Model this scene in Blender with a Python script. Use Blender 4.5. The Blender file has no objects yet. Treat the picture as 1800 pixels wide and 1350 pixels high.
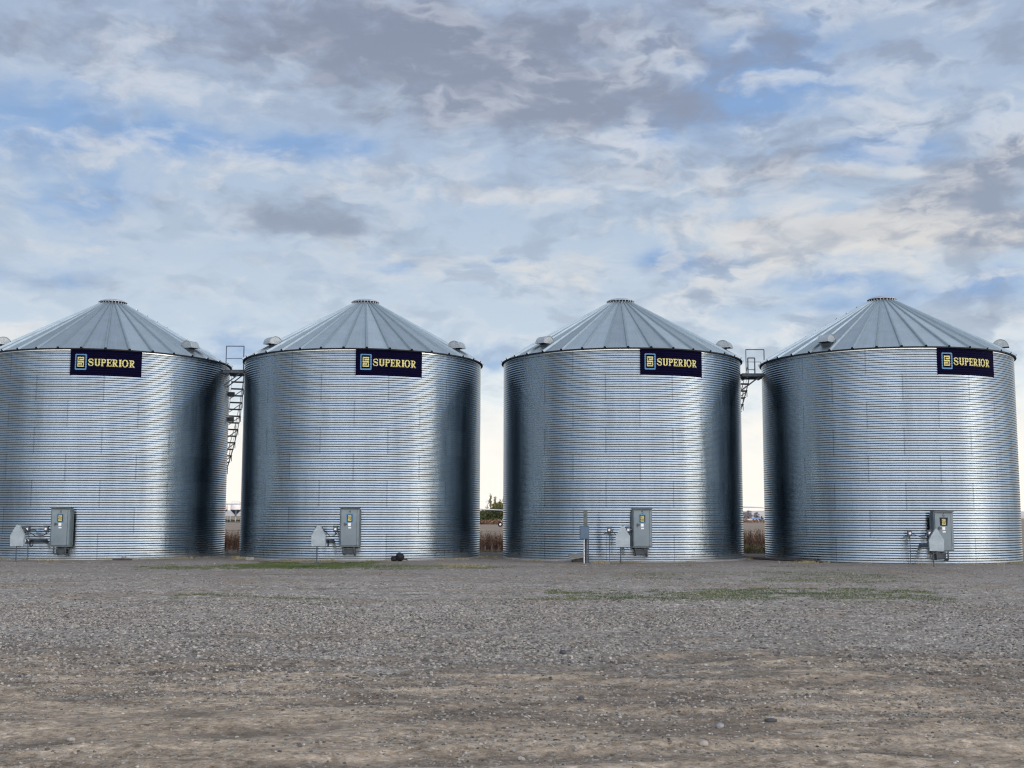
import bpy, bmesh, math, random
import numpy as np
from mathutils import Vector, Matrix

random.seed(7)
RNG = np.random.default_rng(11)
SC = bpy.context.scene
COL = SC.collection
R_ = math.radians
PI = math.pi

# ------------------------------------------------------------------ helpers
def tag(o, label=None, cat=None, group=None, kind=None):
    if label: o['label'] = label
    if cat: o['category'] = cat
    if group: o['group'] = group
    if kind: o['kind'] = kind
    return o

def empty(name, loc=(0, 0, 0), rz=0.0):
    o = bpy.data.objects.new(name, None)
    o.empty_display_size = 0.3
    o.location = loc
    o.rotation_euler = (0, 0, rz)
    COL.objects.link(o)
    return o

def obj_from(name, verts, faces, mats, parent=None, smooth=False, fmat=None):
    me = bpy.data.meshes.new(name)
    if isinstance(verts, np.ndarray) and isinstance(faces, np.ndarray):
        nv, nf, k = len(verts), len(faces), faces.shape[1]
        me.vertices.add(nv)
        me.vertices.foreach_set('co', np.asarray(verts, np.float32).ravel())
        me.loops.add(nf * k)
        me.loops.foreach_set('vertex_index', faces.astype(np.int32).ravel())
        me.polygons.add(nf)
        me.polygons.foreach_set('loop_start', np.arange(0, nf * k, k, dtype=np.int32))
        me.polygons.foreach_set('loop_total', np.full(nf, k, np.int32))
        me.update(calc_edges=True)
    else:
        me.from_pydata([tuple(v) for v in verts], [], [tuple(f) for f in faces])
        me.update()
    if not isinstance(mats, (list, tuple)): mats = [mats]
    for m in mats: me.materials.append(m)
    if fmat is not None:
        me.polygons.foreach_set('material_index', np.asarray(fmat, np.int32))
    if smooth:
        me.polygons.foreach_set('use_smooth', np.ones(len(me.polygons), bool))
    o = bpy.data.objects.new(name, me)
    COL.objects.link(o)
    if parent is not None: o.parent = parent
    return o

class MB:
    """collects shapes into one mesh"""
    def __init__(s): s.v = []; s.f = []; s.m = []; s.sm = []
    def add(s, v, f, mi=0, smooth=False):
        n = len(s.v)
        s.v += [tuple(p) for p in v]
        s.f += [tuple(i + n for i in q) for q in f]
        s.m += [mi] * len(f); s.sm += [smooth] * len(f)
        return s
    def bm(s, b, mi=0, smooth=False):
        b.verts.ensure_lookup_table()
        b.verts.index_update()
        s.add([v.co[:] for v in b.verts], [[v.index for v in f.verts] for f in b.faces], mi, smooth)
        b.free()
        return s
    def box(s, c, d, mi=0, bev=0.0, rot=None):
        b = bmesh.new()
        bmesh.ops.create_cube(b, size=1.0)
        bmesh.ops.scale(b, vec=d, verts=b.verts)
        if bev > 0:
            bmesh.ops.bevel(b, geom=list(b.edges), offset=bev, segments=2, affect='EDGES', profile=0.5)
        if rot is not None: bmesh.ops.transform(b, matrix=rot.to_4x4(), verts=b.verts)
        bmesh.ops.translate(b, vec=c, verts=b.verts)
        return s.bm(b, mi)
    def tube(s, pts, r, seg=8, mi=0, cap=True):
        pts = [Vector(p) for p in pts]
        n = len(pts); v = []; f = []
        rr = r if isinstance(r, (list, tuple)) else [r] * n
        up = Vector((0, 0, 1))
        for i, p in enumerate(pts):
            t = (pts[min(i + 1, n - 1)] - pts[max(i - 1, 0)]).normalized()
            a = t.cross(up)
            if a.length < 1e-3: a = t.cross(Vector((1, 0, 0)))
            a.normalize(); b = t.cross(a).normalized()
            for k in range(seg):
                w = 2 * PI * k / seg
                v.append(p + (a * math.cos(w) + b * math.sin(w)) * rr[i])
        for i in range(n - 1):
            for k in range(seg):
                k2 = (k + 1) % seg
                f.append((i * seg + k, i * seg + k2, (i + 1) * seg + k2, (i + 1) * seg + k))
        s.add(v, f, mi, seg >= 8)
        if cap:
            s.add(v[:seg], [tuple(range(seg))], mi); s.add(v[-seg:], [tuple(range(seg))[::-1]], mi)
        return s
    def bar(s, p0, p1, w, h, mi=0):
        """square bar from p0 to p1"""
        p0, p1 = Vector(p0), Vector(p1)
        t = p1 - p0; L = t.length; t.normalize()
        up = Vector((0, 0, 1)) if abs(t.z) < .95 else Vector((0, 1, 0))
        a = t.cross(up).normalized(); b = a.cross(t).normalized()
        m = Matrix((t, a, b)).transposed()
        return s.box((p0 + p1) / 2, (L, w, h), mi, 0, m)
    def prism(s, poly, y0, y1, mi=0):
        """poly in x,z ; extruded along y"""
        n = len(poly)
        v = [(x, y0, z) for x, z in poly] + [(x, y1, z) for x, z in poly]
        f = [tuple(range(n)), tuple(range(2 * n - 1, n - 1, -1))]
        f += [(i, i + n, (i + 1) % n + n, (i + 1) % n) for i in range(n)]
        return s.add(v, f, mi)
    def lathe(s, prof, seg=48, mi=0, smooth=True, a0=0, a1=2 * PI):
        n = len(prof); v = []; f = []
        full = abs(a1 - a0 - 2 * PI) < 1e-6
        ns = seg if full else seg + 1
        for k in range(ns):
            a = a0 + (a1 - a0) * k / seg
            for r, z in prof: v.append((r * math.sin(a), -r * math.cos(a), z))
        for k in range(seg):
            k2 = (k + 1) % ns
            for i in range(n - 1):
                f.append((k * n + i, k2 * n + i, k2 * n + i + 1, k * n + i + 1))
        return s.add(v, f, mi, smooth)
    def build(s, name, mats, parent=None):
        o = obj_from(name, s.v, s.f, mats, parent, False, s.m)
        o.data.polygons.foreach_set('use_smooth', np.array(s.sm, bool))
        return o

# numpy value noise -----------------------------------------------------------
def _h(ix, iy, seed):
    n = (ix.astype(np.int64) * 374761393 + iy.astype(np.int64) * 668265263 + seed * 982451653) & 0xffffffff
    n = ((n ^ (n >> 13)) * 1274126177) & 0xffffffff
    return ((n ^ (n >> 16)) & 0xffff) / 65535.0
def vnoise(x, y, seed=0):
    ix = np.floor(x); iy = np.floor(y); fx = x - ix; fy = y - iy
    fx = fx * fx * (3 - 2 * fx); fy = fy * fy * (3 - 2 * fy)
    a = _h(ix, iy, seed); b = _h(ix + 1, iy, seed); c = _h(ix, iy + 1, seed); d = _h(ix + 1, iy + 1, seed)
    return (a * (1 - fx) + b * fx) * (1 - fy) + (c * (1 - fx) + d * fx) * fy
def fbm(x, y, oct=4, seed=0, gain=.5):
    t = 0; a = 1; s = 0
    for i in range(oct):
        t = t + a * vnoise(x * 2 ** i + 17.3 * i, y * 2 ** i - 9.1 * i, seed + i); s += a; a *= gain
    return t / s

# ------------------------------------------------------------------ materials
class NT:
    """tiny node-tree writer"""
    def __init__(s, tree): s.t = tree; s.n = tree.nodes; s.l = tree.links
    def node(s, typ, **kw):
        n = s.n.new(typ)
        for k, v in kw.items(): setattr(n, k, v)
        return n
    def put(s, sock, v):
        if v is None: return
        if isinstance(v, bpy.types.NodeSocket): s.l.new(v, sock)
        else: sock.default_value = v
    def math(s, op, a, b=None, c=None, clamp=False):
        n = s.node('ShaderNodeMath', operation=op, use_clamp=clamp)
        for i, v in enumerate((a, b, c)): s.put(n.inputs[i], v)
        return n.outputs[0]
    def vmath(s, op, a, b=None, c=None):
        n = s.node('ShaderNodeVectorMath', operation=op)
        for i, v in enumerate((a, b, c)): s.put(n.inputs[i], v)
        return n.outputs['Value'] if op in ('DOT_PRODUCT', 'LENGTH', 'DISTANCE') else n.outputs[0]
    def noise(s, vec, scale, detail=4, rough=.5, out=0):
        n = s.node('ShaderNodeTexNoise')
        s.put(n.inputs['Vector'], vec); n.inputs['Scale'].default_value = scale
        n.inputs['Detail'].default_value = detail; n.inputs['Roughness'].default_value = rough
        return n.outputs[out]
    def smooth(s, v, lo, hi, a=0., b=1.):
        n = s.node('ShaderNodeMapRange', interpolation_type='SMOOTHSTEP')
        s.put(n.inputs[0], v)
        for i, q in enumerate((lo, hi, a, b)): s.put(n.inputs[i + 1], q)
        return n.outputs[0]
    def lin(s, v, lo, hi, a=0., b=1.):
        n = s.node('ShaderNodeMapRange')
        s.put(n.inputs[0], v)
        for i, q in enumerate((lo, hi, a, b)): s.put(n.inputs[i + 1], q)
        return n.outputs[0]
    def mix(s, f, a, b, mode='MIX'):
        n = s.node('ShaderNodeMix', data_type='RGBA', blend_type=mode)
        s.put(n.inputs[0], f); s.put(n.inputs[6], a); s.put(n.inputs[7], b)
        return n.outputs[2]
    def ramp(s, v, stops):
        n = s.node('ShaderNodeValToRGB')
        e = n.color_ramp.elements
        while len(e) < len(stops): e.new(.5)
        for q, (p, c) in zip(e, stops): q.position = p; q.color = (*c, 1)
        s.put(n.inputs[0], v)
        return n.outputs[0]
    def comb(s, x, y, z):
        n = s.node('ShaderNodeCombineXYZ')
        for i, v in enumerate((x, y, z)): s.put(n.inputs[i], v)
        return n.outputs[0]
    def sep(s, v):
        n = s.node('ShaderNodeSeparateXYZ'); s.put(n.inputs[0], v); return n.outputs
    def bump(s, h, dist, strength=1.0):
        n = s.node('ShaderNodeBump'); n.inputs['Strength'].default_value = strength
        n.inputs['Distance'].default_value = dist; s.put(n.inputs['Height'], h)
        return n.outputs[0]

def c4(c): return (c[0], c[1], c[2], 1.0)

def mat(name, fn=None, col=(.5, .5, .5), rough=.6, metal=0., spec=None):
    m = bpy.data.materials.new(name); m.use_nodes = True
    t = NT(m.node_tree); b = m.node_tree.nodes['Principled BSDF']
    b.inputs['Base Color'].default_value = c4(col); b.inputs['Roughness'].default_value = rough
    b.inputs['Metallic'].default_value = metal
    if spec is not None: b.inputs['Specular IOR Level'].default_value = spec
    if fn: fn(t, b)
    return m

def speckle(col, var=.25, scale=6., rough=.6, metal=0., rv=.1, fine=60.):
    """paint / metal with soft mottling, grime and uneven gloss"""
    def fn(t, b):
        co = t.node('ShaderNodeTexCoord').outputs['Object']
        n = t.noise(co, scale, 5, .6); n2 = t.noise(co, fine, 2, .5)
        k = t.math('ADD', t.lin(n, .3, .7, 1 - var, 1 + var * .5), t.lin(n2, .3, .7, -var * .25, var * .25))
        c = t.mix(1.0, c4(col), k, 'MULTIPLY')
        t.put(b.inputs['Base Color'], c)
        t.put(b.inputs['Roughness'], t.lin(n, .3, .7, rough + rv, rough - rv))
    return fn

SHEETS = 30.0           # degrees per wall sheet
RING = 1.1176           # height of one ring of sheets
CORR = RING / 11        # corrugation pitch

def wall_fn(t, b):
    co = t.node('ShaderNodeTexCoord').outputs['Object']
    x, y, z = t.sep(co)
    ang = t.math('MULTIPLY', t.math('ARCTAN2', x, t.math('MULTIPLY', y, -1.)), 180 / PI)
    row = t.math('FLOOR', t.math('DIVIDE', z, RING))
    odd = t.math('MODULO', row, 2.0)
    # top ring (row 7) and odd rows start at 0, even rows at half a sheet
    a = t.math('ADD', ang, t.math('MULTIPLY', t.math('SUBTRACT', 1., odd), 15.))
    a = t.math('DIVIDE', t.math('ADD', a, 720.), SHEETS)
    fr = t.math('FRACT', a)
    sheet = t.math('FLOOR', a)
    seam = t.math('MINIMUM', fr, t.math('SUBTRACT', 1., fr))
    dist = t.math('MULTIPLY', seam, R_(SHEETS) * 5.49)
    line = t.math('SUBTRACT', 1., t.smooth(dist, .004, .014))
    # horizontal lap between rings
    fz = t.math('FRACT', t.math('DIVIDE', z, RING))
    dz = t.math('MULTIPLY', t.math('MINIMUM', fz, t.math('SUBTRACT', 1., fz)), RING)
    lap = t.math('SUBTRACT', 1., t.smooth(dz, .004, .012))
    wn = t.node('ShaderNodeTexWhiteNoise', noise_dimensions='3D')
    oi = t.node('ShaderNodeObjectInfo')
    t.put(wn.inputs['Vector'], t.comb(sheet, row, oi.outputs['Random']))
    sv = t.math('SUBTRACT', wn.outputs['Value'], .5)
    # bolts down each seam, every corrugation and a half
    fb = t.math('ABSOLUTE', t.math('SUBTRACT', t.math('FRACT', t.math('DIVIDE', z, CORR * 1.0)), .5))
    bolt = t.math('MULTIPLY', t.math('LESS_THAN', t.math('ABSOLUTE', t.math('SUBTRACT', dist, .03)), .011), t.math('LESS_THAN', fb, .12))
    dark = t.math('MAXIMUM', t.math('MAXIMUM', t.math('MULTIPLY', line, .7), t.math('MULTIPLY', lap, .08)), t.math('MULTIPLY', bolt, .5))
    st = t.noise(t.vmath('MULTIPLY', co, (2.2, 2.2, .25)), 1.0, 5, .6)
    sp = t.noise(co, 35., 3, .6)
    k = t.math('ADD', t.math('ADD', t.math('MULTIPLY', sv, .14), t.lin(st, .3, .7, -.12, .09)), t.lin(sp, .3, .7, .94, 1.03))
    # splash dirt along the bottom
    dn = t.math('ADD', z, t.lin(t.noise(co, 3., 4, .6), .3, .7, -.25, .15))
    dirt = t.math('SUBTRACT', 1., t.smooth(dn, .0, .35))
    base = t.mix(1.0, (.29, .345, .382, 1), k, 'MULTIPLY')
    base = t.mix(t.math('MULTIPLY', dirt, .2), base, (.25, .23, .2, 1))
    base = t.mix(dark, base, (.05, .06, .075, 1))
    t.put(b.inputs['Base Color'], base)
    t.put(b.inputs['Roughness'], t.math('ADD', t.math('ADD', t.lin(st, .3, .7, .18, .25), t.math('MULTIPLY', sv, .03)), t.math('MULTIPLY', dirt, .25)))
    b.inputs['Metallic'].default_value = 1.0
    b.inputs['Specular Tint'].default_value = (.92, .96, 1., 1)
    # slight buckling of the sheets, each bin different
    wv = t.noise(t.vmath('ADD', t.vmath('MULTIPLY', co, (1.1, 1.1, .8)), t.comb(t.math('MULTIPLY', oi.outputs['Random'], 40.), 0., 0.)), 1.0, 2, .5)
    t.put(b.inputs['Normal'], t.bump(wv, .03, .4))

def roof_fn(t, b):
    co = t.node('ShaderNodeTexCoord').outputs['Object']
    x, y, z = t.sep(co)
    ang = t.math('MULTIPLY', t.math('ARCTAN2', x, t.math('MULTIPLY', y, -1.)), 180 / PI)
    pan = t.math('FLOOR', t.math('DIVIDE', t.math('ADD', ang, 725.), 10.))
    wn = t.node('ShaderNodeTexWhiteNoise', noise_dimensions='3D')
    oi = t.node('ShaderNodeObjectInfo')
    t.put(wn.inputs['Vector'], t.comb(pan, 3., oi.outputs['Random']))
    pv = t.math('SUBTRACT', wn.outputs['Value'], .5)
    st = t.noise(t.comb(t.math('MULTIPLY', ang, 1.6), t.math('MULTIPLY', z, .5), 0.), 1.0, 5, .65)
    n = t.noise(co, 1.6, 4, .6)
    k = t.math('ADD', t.math('ADD', t.math('MULTIPLY', pv, .22), t.lin(st, .3, .7, -.12, .1)), t.lin(n, .3, .7, .93, 1.05))
    t.put(b.inputs['Base Color'], t.mix(1.0, (.40, .455, .465, 1), k, 'MULTIPLY'))
    t.put(b.inputs['Roughness'], t.math('ADD', t.lin(st, .3, .7, .56, .44), t.math('MULTIPLY', pv, .1)))
    b.inputs['Metallic'].default_value = 1.0
    t.put(b.inputs['Normal'], t.bump(n, .02, .12))

M = {}
M['wall'] = mat('galvanized_corrugated', wall_fn)
M['roof'] = mat('galvanized_roof', roof_fn)
M['rib'] = mat('galvanized_rib', speckle((.35, .41, .42), .15, 2, .45, 1, .05), metal=1.)
M['galv'] = mat('galvanized_fitting', speckle((.55, .6, .65), .15, 5, .42, 1, .08), metal=1.)
M['galv_dull'] = mat('dull_galvanized', speckle((.42, .46, .50), .25, 7, .55, 1, .1), metal=.8)
M['black'] = mat('black_rubber_and_shade', speckle((.012, .013, .016), .3, 20, .7), spec=.2)
M['concrete'] = mat('concrete', speckle((.20, .195, .185), .3, 3, .9), rough=.9)
M['navy'] = mat('navy_enamel', speckle((.002, .0018, .013), .2, 3, .6), rough=.6, spec=.02)
M['yellow'] = mat('pale_yellow_paint', speckle((.43, .40, .15), .12, 12, .5))
M['sky_blue'] = mat('light_blue_paint', speckle((.05, .155, .28), .12, 12, .5))
M['cab'] = mat('grey_cabinet_paint', speckle((.125, .165, .185), .14, 3, .45, 0, .08), rough=.45)
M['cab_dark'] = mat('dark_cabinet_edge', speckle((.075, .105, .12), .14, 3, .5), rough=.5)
M['box_blue'] = mat('blue_grey_box_paint', speckle((.05, .095, .145), .12, 6, .5))
M['white'] = mat('white_sticker', speckle((.62, .64, .64), .1, 20, .5))
M['guard'] = mat('belt_guard_zinc', speckle((.26, .31, .335), .14, 6, .5, 0, .08), metal=.2)
M['vent'] = mat('vent_hood_zinc', speckle((.27, .31, .33), .12, 6, .5, 0, .08), metal=.25)
M['iron'] = mat('dark_iron', speckle((.05, .062, .075), .3, 12, .5), rough=.5)
M['iron_blue'] = mat('blue_black_steel', speckle((.03, .05, .075), .3, 8, .5), rough=.5)
M['post_wood'] = mat('weathered_post', speckle((.085, .10, .095), .35, 9, .8))
M['plank'] = mat('weathered_plank', speckle((.18, .185, .17), .35, 9, .85))
M['rust'] = mat('dark_scrap', speckle((.035, .03, .03), .4, 9, .8))
M['bark'] = mat('bark', speckle((.12, .10, .08), .3, 6, .9))
M['tank'] = mat('pale_tank_paint', speckle((.72, .66, .65), .1, 2, .6))
M['white_wall'] = mat('white_siding', speckle((.72, .74, .76), .08, 2, .7))
M['blue_roof'] = mat('blue_metal_roof', speckle((.20, .32, .50), .1, 2, .5))
M['dark_wall'] = mat('dark_siding', speckle((.05, .07, .10), .2, 2, .8))

def leafmat(name, a, b_, scale=1.2):
    def fn(t, b):
        co = t.node('ShaderNodeTexCoord').outputs['Object']
        g = t.node('ShaderNodeNewGeometry')
        n = t.noise(co, scale, 3, .6)
        f = t.math('ADD', t.lin(n, .3, .7, 0., .7), t.math('MULTIPLY', g.outputs['Random Per Island'], .3), None, True)
        t.put(b.inputs['Base Color'], t.mix(f, c4(a), c4(b_)))
        b.inputs['Roughness'].default_value = .8
        b.inputs['Specular IOR Level'].default_value = .1
    return mat(name, fn)
M['poplar'] = leafmat('poplar_leaves', (.06, .07, .03), (.20, .175, .065))
M['bush'] = leafmat('yellowing_bush', (.08, .08, .03), (.21, .185, .065))
M['hedge'] = leafmat('hedge_leaves', (.035, .05, .022), (.11, .12, .05), .6)
M['bare'] = leafmat('bare_twigs', (.19, .17, .19), (.32, .29, .31))
M['conifer'] = leafmat('conifer_needles', (.03, .045, .05), (.07, .09, .09))
M['weed_red'] = leafmat('reddish_dry_weeds', (.11, .055, .036), (.33, .20, .13), 1.6)
M['weed_dark'] = leafmat('dark_dry_weeds', (.055, .032, .026), (.27, .17, .11), 1.1)
M['straw'] = leafmat('dry_straw', (.16, .145, .075), (.36, .31, .19), 2.)
M['grass'] = leafmat('green_weeds', (.028, .06, .022), (.115, .135, .048), .5)

# ------------------------------------------------------------------ ground
CAMZ = 1.92
TRACKS = [  # polyline of wheel ruts on the yard (x, y), width, depth
    ([(-9, 13.6), (-5, 14.4), (-1.5, 15.6), (2, 16.1), (7, 16.6)], .30, .030),
    ([(-9, 11.7), (-4.5, 12.7), (-1.2, 13.7), (2.4, 13.7), (8, 14.1)], .30, .035),
    ([(-7, 9.6), (-3.2, 10.6), (-.4, 11.6), (2, 11.9), (6, 11.2)], .26, .03),
    ([(-7, 8.2), (-3, 9.0), (0, 10.0), (3, 10.0), (6, 9.2)], .26, .03),
    ([(-18, 26), (-12, 27.4), (-8, 30), (-2, 32)], .35, .03),
    ([(-18, 24.4), (-11, 25.6), (-6, 28.), (0, 29.6)], .35, .03),
    ([(4, 17.), (6.5, 14.2), (10, 12.8)], .3, .03),
]
def seg_dist(x, y, pl):
    d = np.full(x.shape, 1e9)
    for (x0, y0), (x1, y1) in zip(pl[:-1], pl[1:]):
        dx, dy = x1 - x0, y1 - y0
        t = np.clip(((x - x0) * dx + (y - y0) * dy) / (dx * dx + dy * dy), 0, 1)
        d = np.minimum(d, np.hypot(x - x0 - t * dx, y - y0 - t * dy))
    return d
def far_drop(y):
    return -3.3 * np.clip((y - 120.) / 1080., 0, 1)
def gh(x, y):
    x = np.asarray(x, float); y = np.asarray(y, float)
    near = np.clip((46 - y) / 6., 0, 1)
    z = (fbm(x * .22, y * .35, 3, 3) - .5) * .09 * near
    z = z + (fbm(x * 1.3, y * 1.8, 3, 9) - .5) * .045 * near
    z = z + (fbm(x * 4.2, y * 4.6, 2, 13) - .5) * .038 * near
    wob = (fbm(x * .5, y * .5, 2, 21) - .5) * .9
    for pl, w, dp in TRACKS:
        d = seg_dist(x, y + wob, pl)
        z = z - dp * np.exp(-(d / w) ** 2) * near + .55 * dp * np.exp(-((d - w * 1.7) / (w * .6)) ** 2) * near
    # rough field behind the bins
    fld = np.clip((y - 61) / 4., 0, 1) * np.clip((400 - y) / 200, 0, 1)
    z = z + (fbm(x * .4, y * .4, 3, 33) - .5) * .12 * fld
    return z + far_drop(y)

def axis(segs):
    out = []
    for a, b, n in segs: out += list(np.linspace(a, b, n, endpoint=False))
    return np.array(out + [segs[-1][1]])
gx = axis([(-7000, -800, 8), (-800, -120, 12), (-120, -34, 24), (-34, -12, 60), (-12, 12, 330), (12, 34, 60), (34, 120, 24), (120, 800, 12), (800, 7000, 8)])
gy = axis([(-300, -20, 8), (-20, 4, 16), (4, 8, 20), (8, 17, 170), (17, 30, 130), (30, 62, 110), (62, 130, 34), (130, 500, 24), (500, 1300, 10), (1300, 7000, 8)])
GX, GY = np.meshgrid(gx, gy)
GZ = gh(GX, GY)
nx, ny = len(gx), len(gy)
idx = np.arange(nx * ny).reshape(ny, nx)
gf = np.stack([idx[:-1, :-1], idx[:-1, 1:], idx[1:, 1:], idx[1:, :-1]], -1).reshape(-1, 4)
gv = np.stack([GX, GY, GZ], -1).reshape(-1, 3)

def ground_fn(t, b):
    co = t.node('ShaderNodeNewGeometry').outputs['Position']
    x, y, z = t.sep(co)
    st = t.vmath('MULTIPLY', co, (.5, 1., 1.))
    nb = t.noise(st, .35, 5, .6)              # broad patches
    nm = t.noise(st, 1.7, 6, .65)             # patches about a metre across
    nf = t.noise(co, 9., 6, .7)               # clods
    ng = t.noise(co, 45., 4, .7)              # grit
    # fine gravel cells
    v1 = t.node('ShaderNodeTexVoronoi'); t.put(v1.inputs['Vector'], co); v1.inputs['Scale'].default_value = 38.
    v2 = t.node('ShaderNodeTexVoronoi'); t.put(v2.inputs['Vector'], co); v2.inputs['Scale'].default_value = 15.
    r1 = t.sep(v1.outputs['Color'])[0]; r2 = t.sep(v2.outputs['Color'])[1]
    gravel = t.ramp(r1, [(0., (.11, .108, .108)), (.35, (.235, .23, .225)), (.7, (.33, .32, .31)), (1., (.52, .50, .48))])
    grav2 = t.ramp(r2, [(0., (.13, .128, .126)), (.4, (.245, .238, .23)), (.75, (.32, .31, .30)), (1., (.50, .485, .46))])
    gravel = t.mix(t.smooth(nf, .42, .6), gravel, grav2)
    dirt0 = t.ramp(t.math('ADD', t.math('MULTIPLY', nm, .6), t.math('MULTIPLY', nf, .4)), [(.3, (.155, .122, .09)), (.44, (.27, .222, .168)), (.58, (.385, .322, .25)), (.74, (.51, .44, .355))])
    dirt = t.mix(t.smooth(r1, .55, .95, .08, .6), dirt0, gravel)
    # where the gravel is worn through to dirt: mostly close to the camera
    wear = t.math('ADD', t.smooth(y, 9.5, 20., .92, .32), t.lin(nb, .3, .7, -.3, .3))
    wear = t.math('ADD', wear, t.lin(nm, .3, .7, -.26, .26))
    wear = t.math('ADD', wear, t.lin(ng, .3, .7, -.22, .22))
    fw = t.smooth(wear, .32, .72)
    c = t.mix(fw, gravel, dirt)
    # darker damp streaks
    wet = t.smooth(t.noise(t.vmath('MULTIPLY', co, (.22, .9, 1.)), .8, 5, .62), .53, .68)
    c = t.mix(t.math('MULTIPLY', wet, .5), c, t.mix(.5, c, (.055, .048, .043, 1)), 'MIX')
    c = t.mix(1., c, t.lin(nf, .34, .66, .62, 1.36), 'MULTIPLY')
    c = t.mix(1., c, t.lin(t.noise(t.vmath('MULTIPLY', co, (.6, 1., 1.)), 3.6, 5, .7), .32, .68, .72, 1.26), 'MULTIPLY')
    c = t.mix(1., c, (1.07, 1.0, .885, 1), 'MULTIPLY')
    at = t.node('ShaderNodeAttribute', attribute_name='rut').outputs['Fac']
    c = t.mix(t.math('MULTIPLY', at, t.lin(ng, .3, .7, .35, .75)), c, (.085, .068, .055, 1))
    # brownish, finer strip near the bins
    nearb = t.smooth(y, 31., 43.)
    c = t.mix(t.math('MULTIPLY', nearb, .55), c, t.ramp(t.math('ADD', t.math('MULTIPLY', nm, .5), t.math('MULTIPLY', ng, .5)), [(.3, (.11, .095, .08)), (.5, (.20, .18, .155)), (.7, (.28, .255, .225))]))
    # field behind
    nfld = t.noise(t.vmath('MULTIPLY', co, (.05, .16, .1)), 1., 6, .65)
    fld = t.ramp(nfld, [(.3, (.15, .085, .062)), (.45, (.25, .19, .14)), (.6, (.33, .28, .21)), (.75, (.36, .29, .24))])
    fld = t.mix(t.smooth(ng, .35, .65, 0., .35), fld, (.13, .09, .06, 1))
    c = t.mix(t.smooth(t.math('ADD', y, t.lin(nm, .3, .7, -2., 2.)), 61., 64.), c, fld)
    t.put(b.inputs['Base Color'], c)
    b.inputs['Roughness'].default_value = .95
    b.inputs['Specular IOR Level'].default_value = .15
    h = t.math('ADD', t.math('MULTIPLY', nf, .055), t.math('MULTIPLY', ng, .016))
    gh1 = t.math('MULTIPLY', t.math('SUBTRACT', 1., fw), t.math('ADD', t.math('MULTIPLY', v1.outputs['Distance'], -.014), t.math('MULTIPLY', v2.outputs['Distance'], -.02)))
    t.put(b.inputs['Normal'], t.bump(t.math('ADD', h, gh1), 1.0, 1.0))
M['ground'] = mat('gravel_yard', ground_fn)
g = obj_from('ground', gv, gf, M['ground'], smooth=True)
rut = np.zeros(GX.shape)
for pl, w, dp in TRACKS:
    dd = seg_dist(GX, GY + (fbm(GX * .5, GY * .5, 2, 21) - .5) * .9, pl)
    rut = np.maximum(rut, np.exp(-(dd / (w * .8)) ** 2) * np.clip((fbm(GX * .9, GY * 1.6, 3, 41) - .36) * 4, 0, 1) * (.6 if pl[0][1] > 20 else .95))
blot = np.clip((fbm(GX * .55 + 3, GY * 1.3, 4, 47) - .56) * 7, 0, 1) * np.clip((18 - GY) / 6, 0, 1) * .85
at = g.data.attributes.new('rut', 'FLOAT', 'POINT')
at.data.foreach_set('value', np.maximum(rut, blot).astype(np.float32).ravel())
tag(g, 'grey gravel yard worn through to tan dirt, with dry field behind', 'ground', kind='structure')

# distant dry hills, a real ridge 4 to 6 km away
hx = np.linspace(-6000, 6000, 160); hy = np.linspace(3800, 6200, 14)
HX, HY = np.meshgrid(hx, hy)
prof = np.sin((HY - 3800) / 2400 * PI) ** .8
HZ = -3.4 + prof * (22 + 16 * fbm(HX * .0012, HY * .001, 4, 5)) * (.75 + .25 * fbm(HX * .0005, HY * 0, 2, 8))
idx = np.arange(HX.size).reshape(HX.shape)
hf = np.stack([idx[:-1, :-1], idx[:-1, 1:], idx[1:, 1:], idx[1:, :-1]], -1).reshape(-1, 4)
def hill_fn(t, b):
    co = t.node('ShaderNodeTexCoord').outputs['Object']
    n = t.noise(co, .004, 6, .6)
    t.put(b.inputs['Base Color'], t.ramp(n, [(.35, (.42, .37, .31)), (.65, (.56, .51, .44))]))
    b.inputs['Roughness'].default_value = 1.
M['hill'] = mat('dry_hills', hill_fn)
h = obj_from('hills', np.stack([HX, HY, HZ], -1).reshape(-1, 3), hf, M['hill'], smooth=True)
tag(h, 'low pale tan hills on the horizon', 'hills', kind='structure')

# ------------------------------------------------------------------ the bins
RAD, EAVE = 5.49, 8.94
SILOS = [(-18.956, 54.855, -.02, 1.8), (-6.969, 54.81, .016, 3.2), (5.101, 54.472, .03, 2.8), (17.05, 53.303, -.05, 4.6)]
AMP = .0095
def wall_r(z):
    z = np.asarray(z, float)
    return np.where(z > EAVE - .10, RAD + AMP * .9, RAD + AMP * np.cos(2 * PI * z / CORR))

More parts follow.
